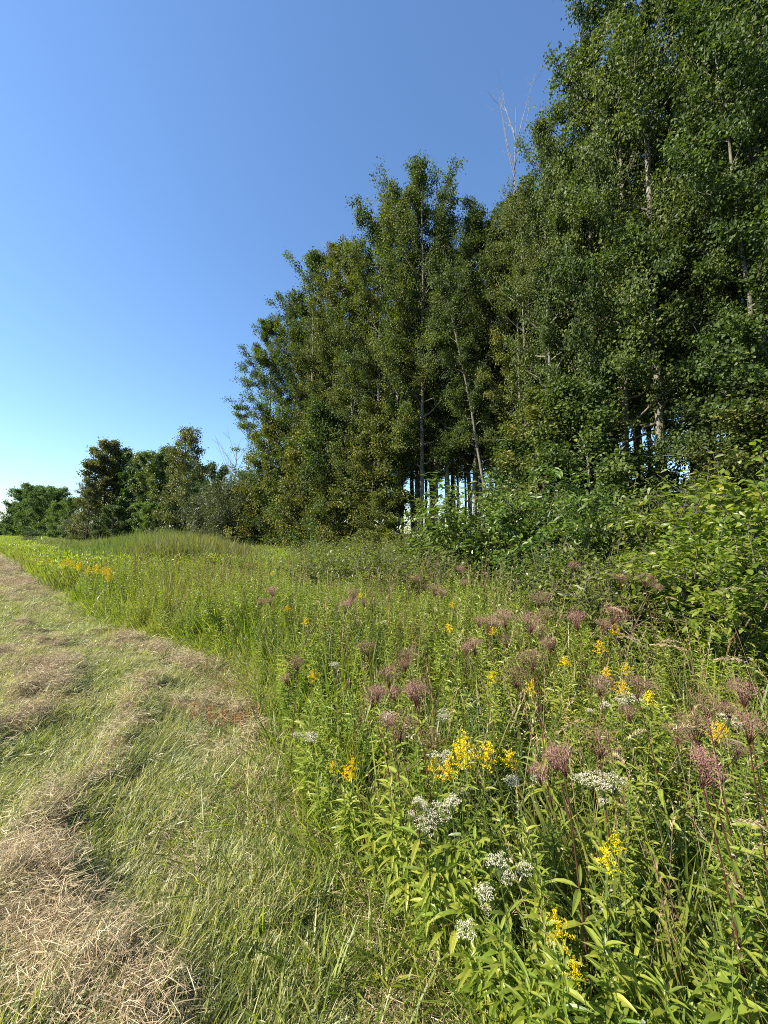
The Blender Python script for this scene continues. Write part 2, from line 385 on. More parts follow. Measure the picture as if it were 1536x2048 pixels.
def put_tree(name, proto, x, y, H, rz, label, cat='tree', group=None, wide=1.0, lean=(0, 0), mat=None):
    k = H/proto[3]
    o = empty(name, (x, y, float(terrain(x, y))-.03), rz); o.scale = (k*wide, k*wide, k)
    o.rotation_euler = (lean[0], lean[1], rz)
    tag(o, label, cat, group)
    obj('trunk', proto[0], o); obj('branching', proto[1], o)['kind'] = 'stuff'
    c = obj('crown', proto[2], o)
    if mat:
        c.material_slots[0].link = 'OBJECT'; c.material_slots[0].material = M[mat]
    return o

edgeA = make_tree(1, cb=.5, R=2.5, nprim=72, nleaf=52000, kind='round', clump=.6, elev=(8, 58))
edgeB = make_tree(2, cb=.7, R=2.2, nprim=66, nleaf=46000, kind='round', clump=.7, elev=(8, 58))
edgeC = make_tree(3, cb=1.6, R=2.5, nprim=64, nleaf=48000, kind='round', clump=.7, elev=(6, 58))
midD = make_tree(4, cb=4.6, R=2.1, nprim=50, nleaf=36000, clump=.7, dead_low=8)
midE = make_tree(5, cb=3.8, R=2.3, nprim=52, nleaf=38000, clump=.8, dead_low=8, elev=(12, 64))
inF = make_tree(6, cb=7.0, R=1.7, nprim=34, nleaf=18000, leaf=.095, clump=.7, dead_low=12)
inG = make_tree(7, cb=6.4, R=1.6, nprim=32, nleaf=17000, leaf=.095, clump=.8, dead_low=12, wig=.09)
ORD = ['first', 'second', 'third', 'fourth', 'fifth', 'sixth', 'seventh', 'eighth', 'ninth', 'tenth', 'eleventh', 'twelfth',
       'thirteenth', 'fourteenth', 'fifteenth', 'sixteenth', 'seventeenth', 'eighteenth', 'nineteenth', 'twentieth']
FRONT = [  # u, depth, top row in the photo, kind, crown material, width
    (538, 25.5, 640, edgeA, 'aspen', .98), (585, 24.2, 585, edgeB, 'aspen', .9), (622, 22.3, 512, edgeB, 'aspen', .95), (668, 21.6, 492, edgeA, 'aspen_yellow', .85),
    (704, 20.4, 500, edgeC, 'aspen_yellow', .8), (752, 19.0, 425, edgeC, 'aspen', .85), (800, 18.2, 400, midE, 'aspen_yellow', .95), (842, 17.4, 352, midE, 'aspen', .85),
    (900, 17.8, 428, midD, 'aspen', .9), (962, 17.6, 415, midD, 'aspen', .85), (1005, 16.8, 440, midE, 'aspen', .85), (1052, 14.4, 400, midE, 'aspen_yellow', .78),
    (1108, 12.6, 222, edgeB, 'aspen', .62), (1178, 12.4, 100, edgeC, 'aspen', .60), (1255, 11.6, -60, edgeA, 'aspen', .70), (1328, 10.9, -180, midE, 'aspen', .85),
    (1432, 10.6, -60, midD, 'aspen', .9), (1530, 9.6, -160, edgeC, 'aspen', .95), (1640, 8.9, -220, edgeA, 'aspen', 1.0)]
rr_ = random.Random(3)
for i, (u, Yd, tv, pr, mt, wd) in enumerate(FRONT):
    x, y = base(u, Yd); H = float(at(u, tv, Yd)[2])*1.0
    extra = {0: 'leafy down to the ground, ', 7: 'tallest spire of its stretch, ', 15: 'pale trunk showing through leaves, '}.get(i, '')
    put_tree('aspen_tree', pr, x, y, H, rr_.uniform(0, 6.28), f'{extra}{ORD[i]} aspen of the front row counted from the grey willow', 'tree',
             'aspens in the front row of the stand', wd, (rr_.uniform(-.02, .02), rr_.uniform(-.02, .02)), mt)
sap = [make_tree(8, H=6, cb=.15, R=1.5, nprim=34, nleaf=15000, kind='round', clump=.6, elev=(10, 50), r0=.04, leafm='aspen_yellow', prof=lambda q: 1.0-.75*q**1.5),
       make_tree(9, H=6, cb=.2, R=1.3, nprim=32, nleaf=13000, kind='round', clump=.7, elev=(10, 55), r0=.04, leafm='aspen', prof=lambda q: 1.0-.75*q**1.5)]
SAP = [(548, 24.0, 830, 0), (575, 22.5, 900, 1), (602, 21.4, 840, 0), (640, 20.2, 880, 0), (672, 19.4, 820, 1), (700, 18.4, 900, 0), (733, 17.6, 840, 0), (765, 16.6, 985, 0),
       (1065, 12.4, 880, 1), (1110, 11.4, 780, 0), (1155, 11.0, 850, 1), (1205, 10.4, 760, 1), (1262, 10.4, 900, 1), (1480, 8.8, 780, 1), (1540, 8.3, 820, 0)]
for i, (u, Yd, tv, k) in enumerate(SAP):
    x, y = base(u, Yd); H = float(at(u, tv, Yd)[2])
    yl = 'yellowing' if k == 0 else 'green'
    put_tree('young_aspen', sap[k], x, y, H, rr_.uniform(0, 6.28), f'{yl} young aspen at the foot of the stand, {ORD[i]} counted from the grey willow', 'tree', 'young aspens along the stand foot', 6/H*min(1.25, H/5))
nb = 0
for row in range(1, 8):
    for t in np.arange(-1.0, 27, 1.75):
        # the stand's rows run parallel to the mown strip
        x0, y0 = 9.5-t*.70, 8.6+t*.70
        x = x0+row*1.45+rr_.uniform(-.45, .45)-row*.3*(t/27); y = y0+row*1.45+rr_.uniform(-.45, .45)
        u = CX+F*x/y
        if u < 590 or u > 1640 or (row > 5 and not 800 < u < 1100): continue
        pr = [inF, inG, midD][nb % 3] if row < 3 else [inF, inG][nb % 2]
        put_tree('aspen_tree', pr, x, y, rr_.uniform(14.5, 16.8) if u < 1080 else rr_.uniform(15.5, 18.5), rr_.uniform(0, 6.28), 'slim bare-stemmed aspen deep in the stand behind the front row', 'tree',
                 'aspens behind the front row', rr_.uniform(.9, 1.15), (rr_.uniform(-.03, .03), rr_.uniform(-.03, .03)))
        nb += 1
# two leaning pale trunks of the stand
for (u, Yd, H, ln, lab) in ((1000, 16.0, 13.0, -.20, 'thin pale aspen leaning steeply across the gap between trunks'),
                            (1560, 9.4, 14.0, -.13, 'pale aspen leaning over from the stand edge past the bright shrub')):
    x, y = base(u, Yd); put_tree('leaning_aspen', inG, x, y, H, .4, lab, 'tree', None, .8, (0, ln))

# bare dead tops
def make_dead(seed, H, nb=9, spread=.5, r0=.05):
    rng = np.random.default_rng(seed); T = MB(); B = MB()
    z = np.linspace(0, H, 9); w_ = np.cumsum(rng.normal(0, .05, (9, 2)), 0); w_[0] = 0
    tr = np.column_stack([w_, z]); T.tube(tr, r0*(1-z/H)**.8+.006, 6)
    for i in range(nb):
        zz = H*rng.uniform(.55, .95); az = rng.uniform(0, 2*PI); L = (H-zz)*rng.uniform(.8, 1.2)+.5
        p0 = np.array([np.interp(zz, z, tr[:, 0]), np.interp(zz, z, tr[:, 1]), zz])
        d = np.array([math.cos(az)*spread, math.sin(az)*spread, 1.0]); d /= np.linalg.norm(d)
        L = min(L, 2.6); p1 = p0+d*L*.5+rng.normal(0, .03, 3); p2 = p0+d*L+np.array([0, 0, .12*L])+rng.normal(0, .05, 3)
        B.tube([p0, p1, p2], [.016, .011, .005], 4)
        for j in range(4):
            t = rng.uniform(.2, .95); q0 = p1+(p2-p1)*t if t > .5 else p0+(p1-p0)*t*2
            d2 = rvec(1, rng)[0]*.7+d; d2 /= np.linalg.norm(d2)
            B.tube([q0, q0+d2*.14*L, q0+d2*.28*L+np.array([0, 0, .05*L])], [.007, .006, .004], 3)
    return T.mesh('trunk', M['dead']), B.mesh('branching', M['dead'])
for (u, Yd, tv, seed, sp, lab) in ((1052, 14.6, 205, 21, .30, 'leafless dead top rising beside the tallest near aspens'),
                                   (466, 29, 888, 22, .75, 'bare dead tree standing behind the grey willow bush')):
    x, y = base(u, Yd); H = float(at(u, tv, Yd)[2])
    o = empty('dead_tree', (x, y, 0)); tag(o, lab, 'dead tree')
    a, b = make_dead(seed, H, 14 if u < 500 else 8, sp, .09 if u < 500 else .05); obj('trunk', a, o); obj('branching', b, o)['kind'] = 'stuff'

# ---- the trees farther along the strip
roundish = lambda q: .45+.75*math.sin(PI*min(1, q*.9+.12))**.8
brown = make_tree(31, H=9, cb=.8, R=1.9, nprim=36, nleaf=14000, leaf=.12, elev=(15, 60), r0=.09, leafm='birch_brown', bark='bark_dark', prof=lambda q: 1.05-q*.75, spread=.16)
darkA = make_tree(32, H=11, cb=.5, R=2.3, nprim=34, nleaf=21000, leaf=.19, r0=.13, leafm='birch_brown', bark='bark_dark', prof=lambda q: 1.05-q*.6, spread=.2, elev=(5, 55))
darkB = make_tree(33, H=11, cb=.6, R=2.4, nprim=32, nleaf=21000, leaf=.19, r0=.13, leafm='dark_leaf', bark='bark_dark', prof=roundish, spread=.22, clump=.7)
roundG = make_tree(34, H=12, cb=.4, R=3.6, nprim=40, nleaf=24000, leaf=.30, r0=.16, leafm='far_leaf', bark='bark_dark', prof=roundish, spread=.3, clump=.7, elev=(5, 60))
roundH = make_tree(35, H=12, cb=.4, R=3.2, nprim=38, nleaf=24000, leaf=.30, r0=.16, leafm='far_leaf', bark='bark_dark', prof=roundish, spread=.3, clump=.8, elev=(5, 60))
FARL = [(370, 31, 868, brown, None, 1.0, 'lone slender tree with thin brownish foliage before the darker grove'),
        (172, 40, 962, brown, None, 1.0, 'small thin-leaved brownish tree at the strip end of the grove'),
        (205, 43, 892, darkA, None, 1.0, 'tallest brownish tree at the strip end of the dark grove'),
        (238, 44, 908, darkA, None, .95, 'brownish dark tree second from the strip end of the grove'),
        (272, 42, 912, darkA, 'dark_leaf', 1.0, 'dark green tree in the middle of the grove'),
        (310, 40, 915, darkB, 'fresh_leaf', .72, 'fresh green tree between darker trees of the grove'),
        (335, 43, 905, darkA, None, .9, 'brownish tree behind the slender brownish one'),
        (415, 36, 938, darkB, None, .9, 'round dark green tree between slender brown tree and willow'),
        (300, 37, 1010, darkB, 'fresh_leaf', 1.25, 'low fresh green tree at the foot of the grove'),
        (255, 47, 930, darkB, None, 1.1, 'dark green tree at the back of the grove, beside its tallest'),
        (350, 46, 930, darkB, None, 1.1, 'dark green tree at the back of the grove, behind the slender one'),
        (225, 39, 1015, darkB, None, 1.3, 'low dark tree at the foot of the grove near its strip end'),
        (390, 40, 950, darkA, 'dark_leaf', 1.0, 'dark tree standing beside the round dark green one'),
        (455, 38, 985, darkB, None, 1.2, 'dark low tree behind the grey willow'),
        (145, 52, 1002, roundH, 'fresh_leaf', .8, 'green tree filling the gap before the far clump'),
        (122, 60, 1010, roundG, 'fresh_leaf', .75, 'bushy green tree beside the far clump'),
        (105, 96, 984, roundG, None, .95, 'round tree at the grove side of the far clump'),
        (88, 100, 1000, roundH, None, .9, 'round tree in the middle of the far clump'),
        (68, 104, 978, roundG, None, .8, 'broad tree of the far clump with shaded trunk'),
        (47, 108, 984, roundH, None, .95, 'tallest round tree of the far clump'),
        (34, 116, 1010, roundG, None, .6, 'round tree at the strip side of the far clump'),
        (19, 128, 1040, roundH, None, .7, 'lowest tree at the strip side end of the far clump')]
for (u, Yd, tv, pr, mt, wd, lab) in FARL:
    x, y = base(u, Yd); H = float(at(u, tv, Yd)[2])
    put_tree('grove_tree' if Yd < 60 else 'clump_tree', pr, x, y, H, rr_.uniform(0, 6.28), lab, 'tree', None, wd, mat=mt)
for i, u in enumerate(np.linspace(-60, 20, 9)):
    Yd = 330+rr_.uniform(-20, 20); x, y = base(float(u), Yd)
    put_tree('distant_tree', roundG if i % 2 else roundH, x, y, rr_.uniform(9, 12), rr_.uniform(0, 6.28), 'tiny bluish tree of the distant tree line beyond the strip', 'tree', 'distant tree line', 1.6)

# ------------------------------------------------------------------ shrubs
def make_shrub(seed, H, R, nstem, nleaf, leaf, wr, kind, leafm, low=.1, spread=.06, shoots=6, droop=.2, twig=5, compound=False):
    rng = np.random.default_rng(seed); B = MB(); C = MB(); Ps = []; Ds = []; Ts = []
    per = nleaf/(nstem*twig)
    for i in range(nstem):
        az = i*2.4+rng.uniform(-.4, .4); rad = R*math.sqrt((i+.5)/nstem)*rng.uniform(.8, 1.1)
        top = H*math.sqrt(max(.08, 1-(rad/(R*1.12))**2))*rng.uniform(.82, 1.08)
        ts = np.linspace(0, 1, 5)
        pl = np.column_stack([math.cos(az)*rad*ts**1.3, math.sin(az)*rad*ts**1.3, top*ts**.85])+np.vstack([[0, 0, 0], rng.normal(0, .03*H, (4, 3))])
        B.tube(pl, np.linspace(.014, .004, 5), 4)
        ct = rng.normal(0, .12)
        for j in range(twig):
            t = low+(1-low)*((j+rng.random())/twig) if j else .98
            p0 = np.array([np.interp(t, ts, pl[:, c]) for c in range(3)])
            d = rvec(1, rng)[0]*.7+np.array([math.cos(az)*.5, math.sin(az)*.5, .5]); d /= np.linalg.norm(d)
            tl = rng.uniform(.15, .42)*min(1.2, R)
            p1 = p0+d*tl; B.tube([p0, p1], [.005, .003], 3)
            n = max(2, int(per*rng.uniform(.5, 1.5))); tt = rng.random(n)
            Ps.append(p0+d*tl*tt[:, None]*1.1+rng.normal(0, spread, (n, 3)))
            Ds.append(rvec(n, rng)*.8+d*.7+np.array([0, 0, -.15])); Ts.append(np.clip(.42+ct+rng.normal(0, .2, n), 0, 1))
    for i in range(shoots):           # upright leafy shoots above the dome
        az = rng.uniform(0, 2*PI); rad = R*rng.uniform(0, .85); z0 = H*math.sqrt(1-(rad/R)**2*.9)*.85; L = H*rng.uniform(.18, .34)
        p0 = np.array([math.cos(az)*rad, math.sin(az)*rad, z0]); d = np.array([rng.normal(0, .2), rng.normal(0, .2), 1.0])
        B.tube([p0, p0+d*L*.5, p0+d*L], [.006, .005, .003], 3)
        n = 11; tt = np.linspace(.15, 1, n); aa = np.arange(n)*2.4
        Ps.append(p0+d*L*tt[:, None]); Ds.append(np.column_stack([np.cos(aa), np.sin(aa), np.full(n, .5)])); Ts.append(np.clip(rng.normal(.6, .15, n), 0, 1))
    P = np.concatenate(Ps); D = np.concatenate(Ds); n = len(P); Nn = rvec(n, rng)*.8+np.array([0, 0, .9])
    L = leaf*rng.uniform(.65, 1.25, n)
    C.leaves(P, D, Nn, L, L*wr, kind, 0, np.concatenate(Ts), droop)
    return B.mesh('stem', M['twig']), C.mesh('foliage', M[leafm]), H
sh_bright = [make_shrub(51, 2.4, 1.2, 36, 4200, .105, .48, 'lance', 'shrub_bright', shoots=12), make_shrub(52, 2.4, 1.1, 34, 3800, .10, .5, 'lance', 'shrub_bright', shoots=10)]
sh_dog = [make_shrub(53, 2.8, 1.4, 44, 6500, .085, .5, 'round', 'shrub_dogwood', shoots=14), make_shrub(54, 2.6, 1.2, 40, 5500, .085, .5, 'round', 'shrub_dogwood', shoots=10)]
sh_ash = [make_shrub(55, 2.5, 1.1, 30, 3800, .13, .30, 'slim', 'fresh_leaf', shoots=14, droop=.35)]
sh_olive = [make_shrub(56, 1.4, 1.0, 50, 5200, .06, .36, 'slim', 'shrub_olive', shoots=24), make_shrub(57, 1.4, 1.1, 50, 5200, .06, .36, 'slim', 'shrub_olive', shoots=20)]
sh_willow = [make_shrub(58, 5.5, 2.4, 80, 26000, .16, .22, 'slim', 'willow_leaf', shoots=10, spread=.16, twig=7)]
sh_dark = [make_shrub(59, 2.5, 1.3, 36, 4200, .10, .6, 'round', 'dark_leaf', shoots=4)]
SHR = [(1485, 6.4, 960, sh_bright[0], 'bright_shrub', 'bright yellow-green broad-leaved shrub at the stand edge, tall leafy shoots'),
       (1405, 6.9, 1030, sh_bright[1], 'bright_shrub', 'bright green shrub between the yellow-green one and mixed thicket'),
       (1600, 5.8, 940, sh_bright[1], 'bright_shrub', 'bright broad-leaved shrub farthest along the stand from the willow'),
       (1340, 7.6, 1030, sh_olive[0], 'olive_shrub', 'olive-green thicket shrub in front of the pale aspen trunk'),
       (1265, 8.0, 1010, sh_olive[1], 'olive_shrub', 'fine-leaved olive shrub beside the big dogwood'),
       (1190, 8.6, 990, sh_dog[1], 'dogwood_shrub', 'dogwood shrub between olive thicket and biggest dogwood'),
       (1090, 9.2, 955, sh_dog[0], 'dogwood_shrub', 'biggest rounded dark green dogwood shrub below the near aspens'),
       (1015, 9.8, 1000, sh_dog[1], 'dogwood_shrub', 'dogwood shrub with deep shade at its foot beside long-leaved shrub'),
       (940, 10.4, 975, sh_ash[0], 'long_leaved_shrub', 'fresh green long-leaved shrub before the gap between trunks'),
       (872, 11.8, 1022, sh_ash[0], 'long_leaved_shrub', 'smaller long-leaved green shrub before the bare trunks'),
       (815, 13.0, 1072, sh_olive[0], 'olive_shrub', 'low olive shrub under the bare aspen trunks'),
       (750, 13.2, 1082, sh_olive[1], 'olive_shrub', 'low olive shrub before the yellowing aspen'),
       (690, 14.2, 1085, sh_olive[0], 'olive_shrub', 'low olive shrub second nearest the willow'),
       (630, 15.5, 1084, sh_olive[1], 'olive_shrub', 'low olive shrub nearest the willow along the stand foot'),
       (730, 9.6, 1100, sh_olive[0], 'olive_shrub', 'wide olive shrub out in the meadow before the stand'),
       (655, 10.2, 1108, sh_olive[1], 'olive_shrub', 'olive shrub standing in the meadow toward the reeds'),
       (850, 8.4, 1110, sh_olive[1], 'olive_shrub', 'olive shrub in the meadow beside the shaded dogwood foot'),
       (1300, 6.2, 1120, sh_olive[0], 'olive_shrub', 'low olive shrub fronting the bright shrubs'),
       (1180, 6.8, 1110, sh_olive[1], 'olive_shrub', 'low olive shrub fronting the dogwoods'),
       (1075, 7.2, 1105, sh_dog[1], 'dogwood_shrub', 'low dogwood shrub fronting the biggest dogwood'),
       (470, 26, 945, sh_willow[0], 'willow_bush', 'big grey-green willow bush at the foot of the stand'),
       (528, 27.5, 925, sh_willow[0], 'willow_bush', 'taller grey willow tucked against the end aspen'),
       (430, 31, 985, sh_willow[0], 'willow_bush', 'lower grey willow on the grove side'),
       (58, 44, 1072, sh_willow[0], 'willow_bush', 'small grey bush alone in the meadow near the far strip'),
       (1210, 5.6, 1150, sh_olive[0], 'olive_shrub', 'olive shrub in the weeds before the dogwoods, mauve heads in front'),
       (1440, 4.9, 1075, sh_bright[0], 'bright_shrub', 'bright low shrub spilling into the meadow from the stand edge'),
       (1370, 5.6, 1085, sh_bright[1], 'bright_shrub', 'bright low shrub between olive and yellow-green shrubs'),
       (158, 45, 1030, sh_willow[0], 'willow_bush', 'grey bush at the strip end of the grove foot'),
       (62, 70, 1058, sh_dark[0], 'dark_bush', 'dark reddish bush before the far clump')]
for (u, Yd, tv, pr, nm, lab) in SHR:
    if Yd < 13 and u > 600: Yd *= .82 if u > 860 else .9
    x, y = base(u, Yd); H = float(at(u, tv, Yd)[2])
    k = H/(pr[2]*1.02); kw = k*1.25 if Yd < 20 else k*(1.15 if u > 100 else 1.3)
    if pr in sh_olive: kw = max(k, 1.25)
    o = empty(nm, (x, y, float(terrain(x, y))), rr_.uniform(0, 6.28)); o.scale = (kw, kw, k)
    tag(o, lab, 'shrub', None); obj('stem', pr[0], o); obj('foliage', pr[1], o)
ns = 0
for t in np.arange(-1.5, 26, 1.5):     # understorey at the foot of the stand
    for off in (0, 1.6, 3.6, 5.6):
        x = 9.0-t*.70+off+rr_.uniform(-.4, .4); y = 8.4+t*.70+off+rr_.uniform(-.4, .4)
        u = CX+F*x/y
        if 740 < u < 1010 and (off or rr_.random() < .65): continue
        if off > 2 and u < 1010: continue
        pr = [sh_dark[0], sh_dog[1], sh_dark[0]][ns % 3]; ns += 1
        k = (rr_.uniform(.65, 1.15) if off < 2 else rr_.uniform(1.1, 1.7)) if u > 1000 else rr_.uniform(.5, .8)
        o = empty('understorey_shrub', (x, y, float(terrain(x, y))), rr_.uniform(0, 6.28)); o.scale = (k, k, k)
        tag(o, 'dark understorey shrub shaded under the aspen stand', 'shrub', 'understorey shrubs under the aspens')
        obj('stem', pr[0], o); obj('foliage', pr[1], o)

# ------------------------------------------------------------------ meadow stuff: prototypes
def proto_coll(name, meshes):
    c = bpy.data.collections.new(name)
    for i, me in enumerate(meshes):
        o = bpy.data.objects.new(f'{name}_{i:02d}', me); c.objects.link(o)
    return c
def grass_clump(seed, n=26, Hh=(.45, .95), rad=.12, wid=(.004, .008), bend=.35, tmu=.45, mats=('grass', 'tan'), seedheads=2):
    rng = np.random.default_rng(seed); b = MB()
    r = rad*np.sqrt(rng.random(n)); a = rng.random(n)*2*PI
    P = np.column_stack([r*np.cos(a), r*np.sin(a), np.full(n, -.02)])
    D = np.column_stack([np.cos(a)*bend*.6, np.sin(a)*bend*.6, np.ones(n)])+rng.normal(0, .22, (n, 3))*np.array([1, 1, 0])
    L = rng.uniform(*Hh, n)
    # each blade in two bent segments: lower stalk then arching tip
    b.leaves(P, D, rvec(n, rng)*np.array([1, 1, .1]), L, rng.uniform(*wid, n)*2, 'slim', 0, np.clip(rng.normal(tmu, .22, n), 0, 1), rng.uniform(.0, .5, n))
    for i in range(seedheads):
        aa = rng.random()*2*PI; h = Hh[1]*rng.uniform(.95, 1.2); dx = np.array([math.cos(aa), math.sin(aa), 0])
        p = np.array([0, 0, 0])+dx*.03
        pts = [p, p+dx*.04+np.array([0, 0, h*.6]), p+dx*.12+np.array([0, 0, h])]
        b.tube(pts, [.0016, .0013, .001], 3, 1, .5)
        m = 14; t = np.linspace(.72, 1.0, m)
        hp = np.array([[np.interp(q_, [0, .6, 1], [pp[c] for pp in pts]) for c in range(3)] for q_ in t])
        b.leaves(hp, rvec(m, rng)*.5+dx*.3+np.array([0, 0, 1.]), rvec(m, rng), .035, .006, 'rhomb', 1)
    return b.mesh('grass_clump', [M[m_] for m_ in mats])
def forb_stalk(seed, H=.85, nleaf=56, leaf=.066, wr=.2, kind='lance', mats=('forb', 'stem_green'), tmu=.42, nst=1, rad=.05, start=.08):
    rng = np.random.default_rng(seed); b = MB()
    for s_ in range(nst):
        x0, y0 = rng.normal(0, rad, 2); lean = rng.normal(0, .10, 2); h = H*rng.uniform(.8, 1.1)
        zz = np.linspace(0, h, 5)
        pl = np.column_stack([x0+lean[0]*zz+.03*np.sin(zz*4+s_), y0+lean[1]*zz, zz-.02])
        b.tube(pl, np.linspace(.0035, .0015, 5), 3, 1)
        t = np.linspace(start, 1, nleaf)+rng.normal(0, .01, nleaf); a = np.arange(nleaf)*2.4+rng.random()*6
        P = np.column_stack([np.interp(t*h, zz, pl[:, c]) for c in range(3)])
        up = .25+.9*t**3
        D = np.column_stack([np.cos(a), np.sin(a), up])+rng.normal(0, .18, (nleaf, 3))
        L = leaf*(.55+.75*np.sin(np.clip(t, 0, 1)*2.6+.25))*rng.uniform(.8, 1.15, nleaf)
        # yellowing lower leaves
        tn = np.clip(tmu+rng.normal(0, .14, nleaf)+.28*(t < .25)*rng.random(nleaf), 0, 1)
        b.leaves(P, D, np.column_stack([rng.normal(0, .35, (nleaf, 2)), np.ones(nleaf)]), L, L*wr, kind, 0, tn, rng.uniform(.15, .55, nleaf))
    return b.mesh('forb', [M[m_] for m_ in mats])
def aster_bush(seed, H=.7, nst=5, flowers=16, leaf=.045):
    rng = np.random.default_rng(seed); b = MB()
    for s_ in range(nst):
        a0 = rng.random()*2*PI; h = H*rng.uniform(.7, 1.1)
        top = np.array([math.cos(a0)*.16, math.sin(a0)*.16, h]); pl = [np.zeros(3), top*.5*np.array([.7, .7, 1]), top]
        b.tube(pl, [.003, .0025, .0012], 3, 1)
        n = 30; t = rng.uniform(.15, 1, n)
        P = np.column_stack([np.interp(t, [0, .5, 1], [p[c] for p in pl]) for c in range(3)])+rng.normal(0, .03, (n, 3))
        b.leaves(P, rvec(n, rng)*.8+np.array([0, 0, .45]), rvec(n, rng)*.6+np.array([0, 0, 1]), leaf*rng.uniform(.6, 1.3, n), .009, 'slim', 0, None, .3)
        m = flowers//nst
        if m:
            Fp = top+rng.normal(0, .07, (m, 3))*np.array([1, 1, .7])
            for p in Fp:
                k = 6; aa = np.arange(k)*2*PI/k
                b.leaves(np.tile(p, (k, 1)), np.column_stack([np.cos(aa), np.sin(aa), np.full(k, .25)]), np.tile([0, 0, 1.], (k, 1)), .0065, .004, 'rhomb', 2, rng.random(k))
    return b.mesh('aster', [M['aster_leaf'], M['stem_green'], M['white']])
def mown_tuft(seed, n=64, rad=.085, Hh=(.05, .16), mat='mown', flat=1.0, lean=(.55, .5), tmu=.5):
    rng = np.random.default_rng(seed); b = MB()
    r = rad*np.sqrt(rng.random(n)); a = rng.random(n)*2*PI
    P = np.column_stack([r*np.cos(a), r*np.sin(a), np.full(n, -.008)])
    D = np.column_stack([np.cos(a)*.4+lean[0]*flat, np.sin(a)*.4+lean[1]*flat, np.full(n, .8)])+rng.normal(0, .35, (n, 3))*np.array([1, 1, .5])
    D[:, 2] = np.abs(D[:, 2])+.12
    b.leaves(P, D, rvec(n, rng)*np.array([1, 1, .3]), rng.uniform(*Hh, n), rng.uniform(.0025, .0055, n), 'slim', 0, np.clip(rng.normal(tmu, .26, n), 0, 1), rng.uniform(.1, .7, n))
    return b.mesh('tuft', [M[mat]])
def straw_tangle(seed, n=130, rad=.10, hh=.075):
    rng = np.random.default_rng(seed); b = MB()
    a0 = rng.random()*PI
    P = np.column_stack([rng.normal(0, rad*.6, n), rng.normal(0, rad*.6, n), np.abs(rng.normal(0, hh*.5, n))])
    a = a0+rng.normal(0, .9, n)
    D = np.column_stack([np.cos(a), np.sin(a), rng.normal(.05, .22, n)])
    b.leaves(P, D, rvec(n, rng)*np.array([.4, .4, 1]), rng.uniform(.025, .10, n), rng.uniform(.0010, .0024, n), 'slim', 0, np.clip(rng.normal(.5, .25, n), 0, 1), rng.uniform(-.15, .35, n))
    return b.mesh('straw', [M['straw']])
def patch_of(seed, fn_list, rad, count):
    """a wide clump for the distance: many plants in one mesh"""
    return None
def far_patch(seed, n=150, rad=.55, Hh=(.5, 1.0), wid=(.012, .022), leafy=90, mats=('grass', 'forb'), tmu=.45):
    rng = np.random.default_rng(seed); b = MB()
    r = rad*np.sqrt(rng.random(n)); a = rng.random(n)*2*PI
    P = np.column_stack([r*np.cos(a), r*np.sin(a), np.zeros(n)])
    D = np.column_stack([rng.normal(0, .2, n), rng.normal(0, .2, n), np.ones(n)])
    b.leaves(P, D, rvec(n, rng)*np.array([1, 1, .1]), rng.uniform(*Hh, n), rng.uniform(*wid, n), 'slim', 0, np.clip(rng.normal(tmu, .22, n), 0, 1), rng.uniform(0, .4, n))
    if leafy:
        m = leafy; r = rad*np.sqrt(rng.random(m)); a = rng.random(m)*2*PI
        P = np.column_stack([r*np.cos(a), r*np.sin(a), rng.uniform(.35, .95, m)*Hh[1]])
        L = rng.uniform(.07, .14, m)
        b.leaves(P, rvec(m, rng)+np.array([0, 0, .5]), rvec(m, rng)*.7+np.array([0, 0, 1]), L, L*.26, 'rhomb', 1, np.clip(rng.normal(tmu, .2, m), 0, 1))
    return b.mesh('patch', [M[m_] for m_ in mats])

C_grass = proto_coll('p_grass', [grass_clump(100+i, Hh=(.4, .8+.05*i), seedheads=[0, 1, 0, 0, 1, 0][i]) for i in range(6)])
C_forb = proto_coll('p_forb', [forb_stalk(120+i, H=.72+.05*i, nst=1+(i % 2), tmu=.34+.05*i) for i in range(6)])
C_aster = proto_coll('p_aster', [aster_bush(140+i, flowers=[6, 14, 26, 0, 10][i]) for i in range(5)])
C_mown = proto_coll('p_mown', [mown_tuft(160+i, tmu=[.35, .5, .62, .42, .55, .7][i]) for i in range(6)])
C_tan = proto_coll('p_tan', [mown_tuft(170+i, n=46, mat='dry_grass', flat=.4, tmu=.5) for i in range(3)])
C_straw = proto_coll('p_straw', [straw_tangle(180+i) for i in range(5)])
C_edge = proto_coll('p_edge', [grass_clump(230+i, n=34, Hh=(.35, .8), rad=.12, wid=(.003, .006), bend=.7, tmu=.42+.1*i, seedheads=0) for i in range(3)])
C_dry = proto_coll('p_dry', [grass_clump(240+i, n=7, Hh=(.5, .95), rad=.1, wid=(.0015, .0028), bend=.3, tmu=.4, mats=('dry', 'dry'), seedheads=2) for i in range(3)])
C_far = proto_coll('p_far', [far_patch(200+i, tmu=.36+.05*i) for i in range(5)])
C_reed = proto_coll('p_reed', [far_patch(220+i, n=110, rad=.45, Hh=(1.0, 1.75), wid=(.016, .034), leafy=0, mats=('reed', 'reed'), tmu=.35+.07*i) for i in range(4)])

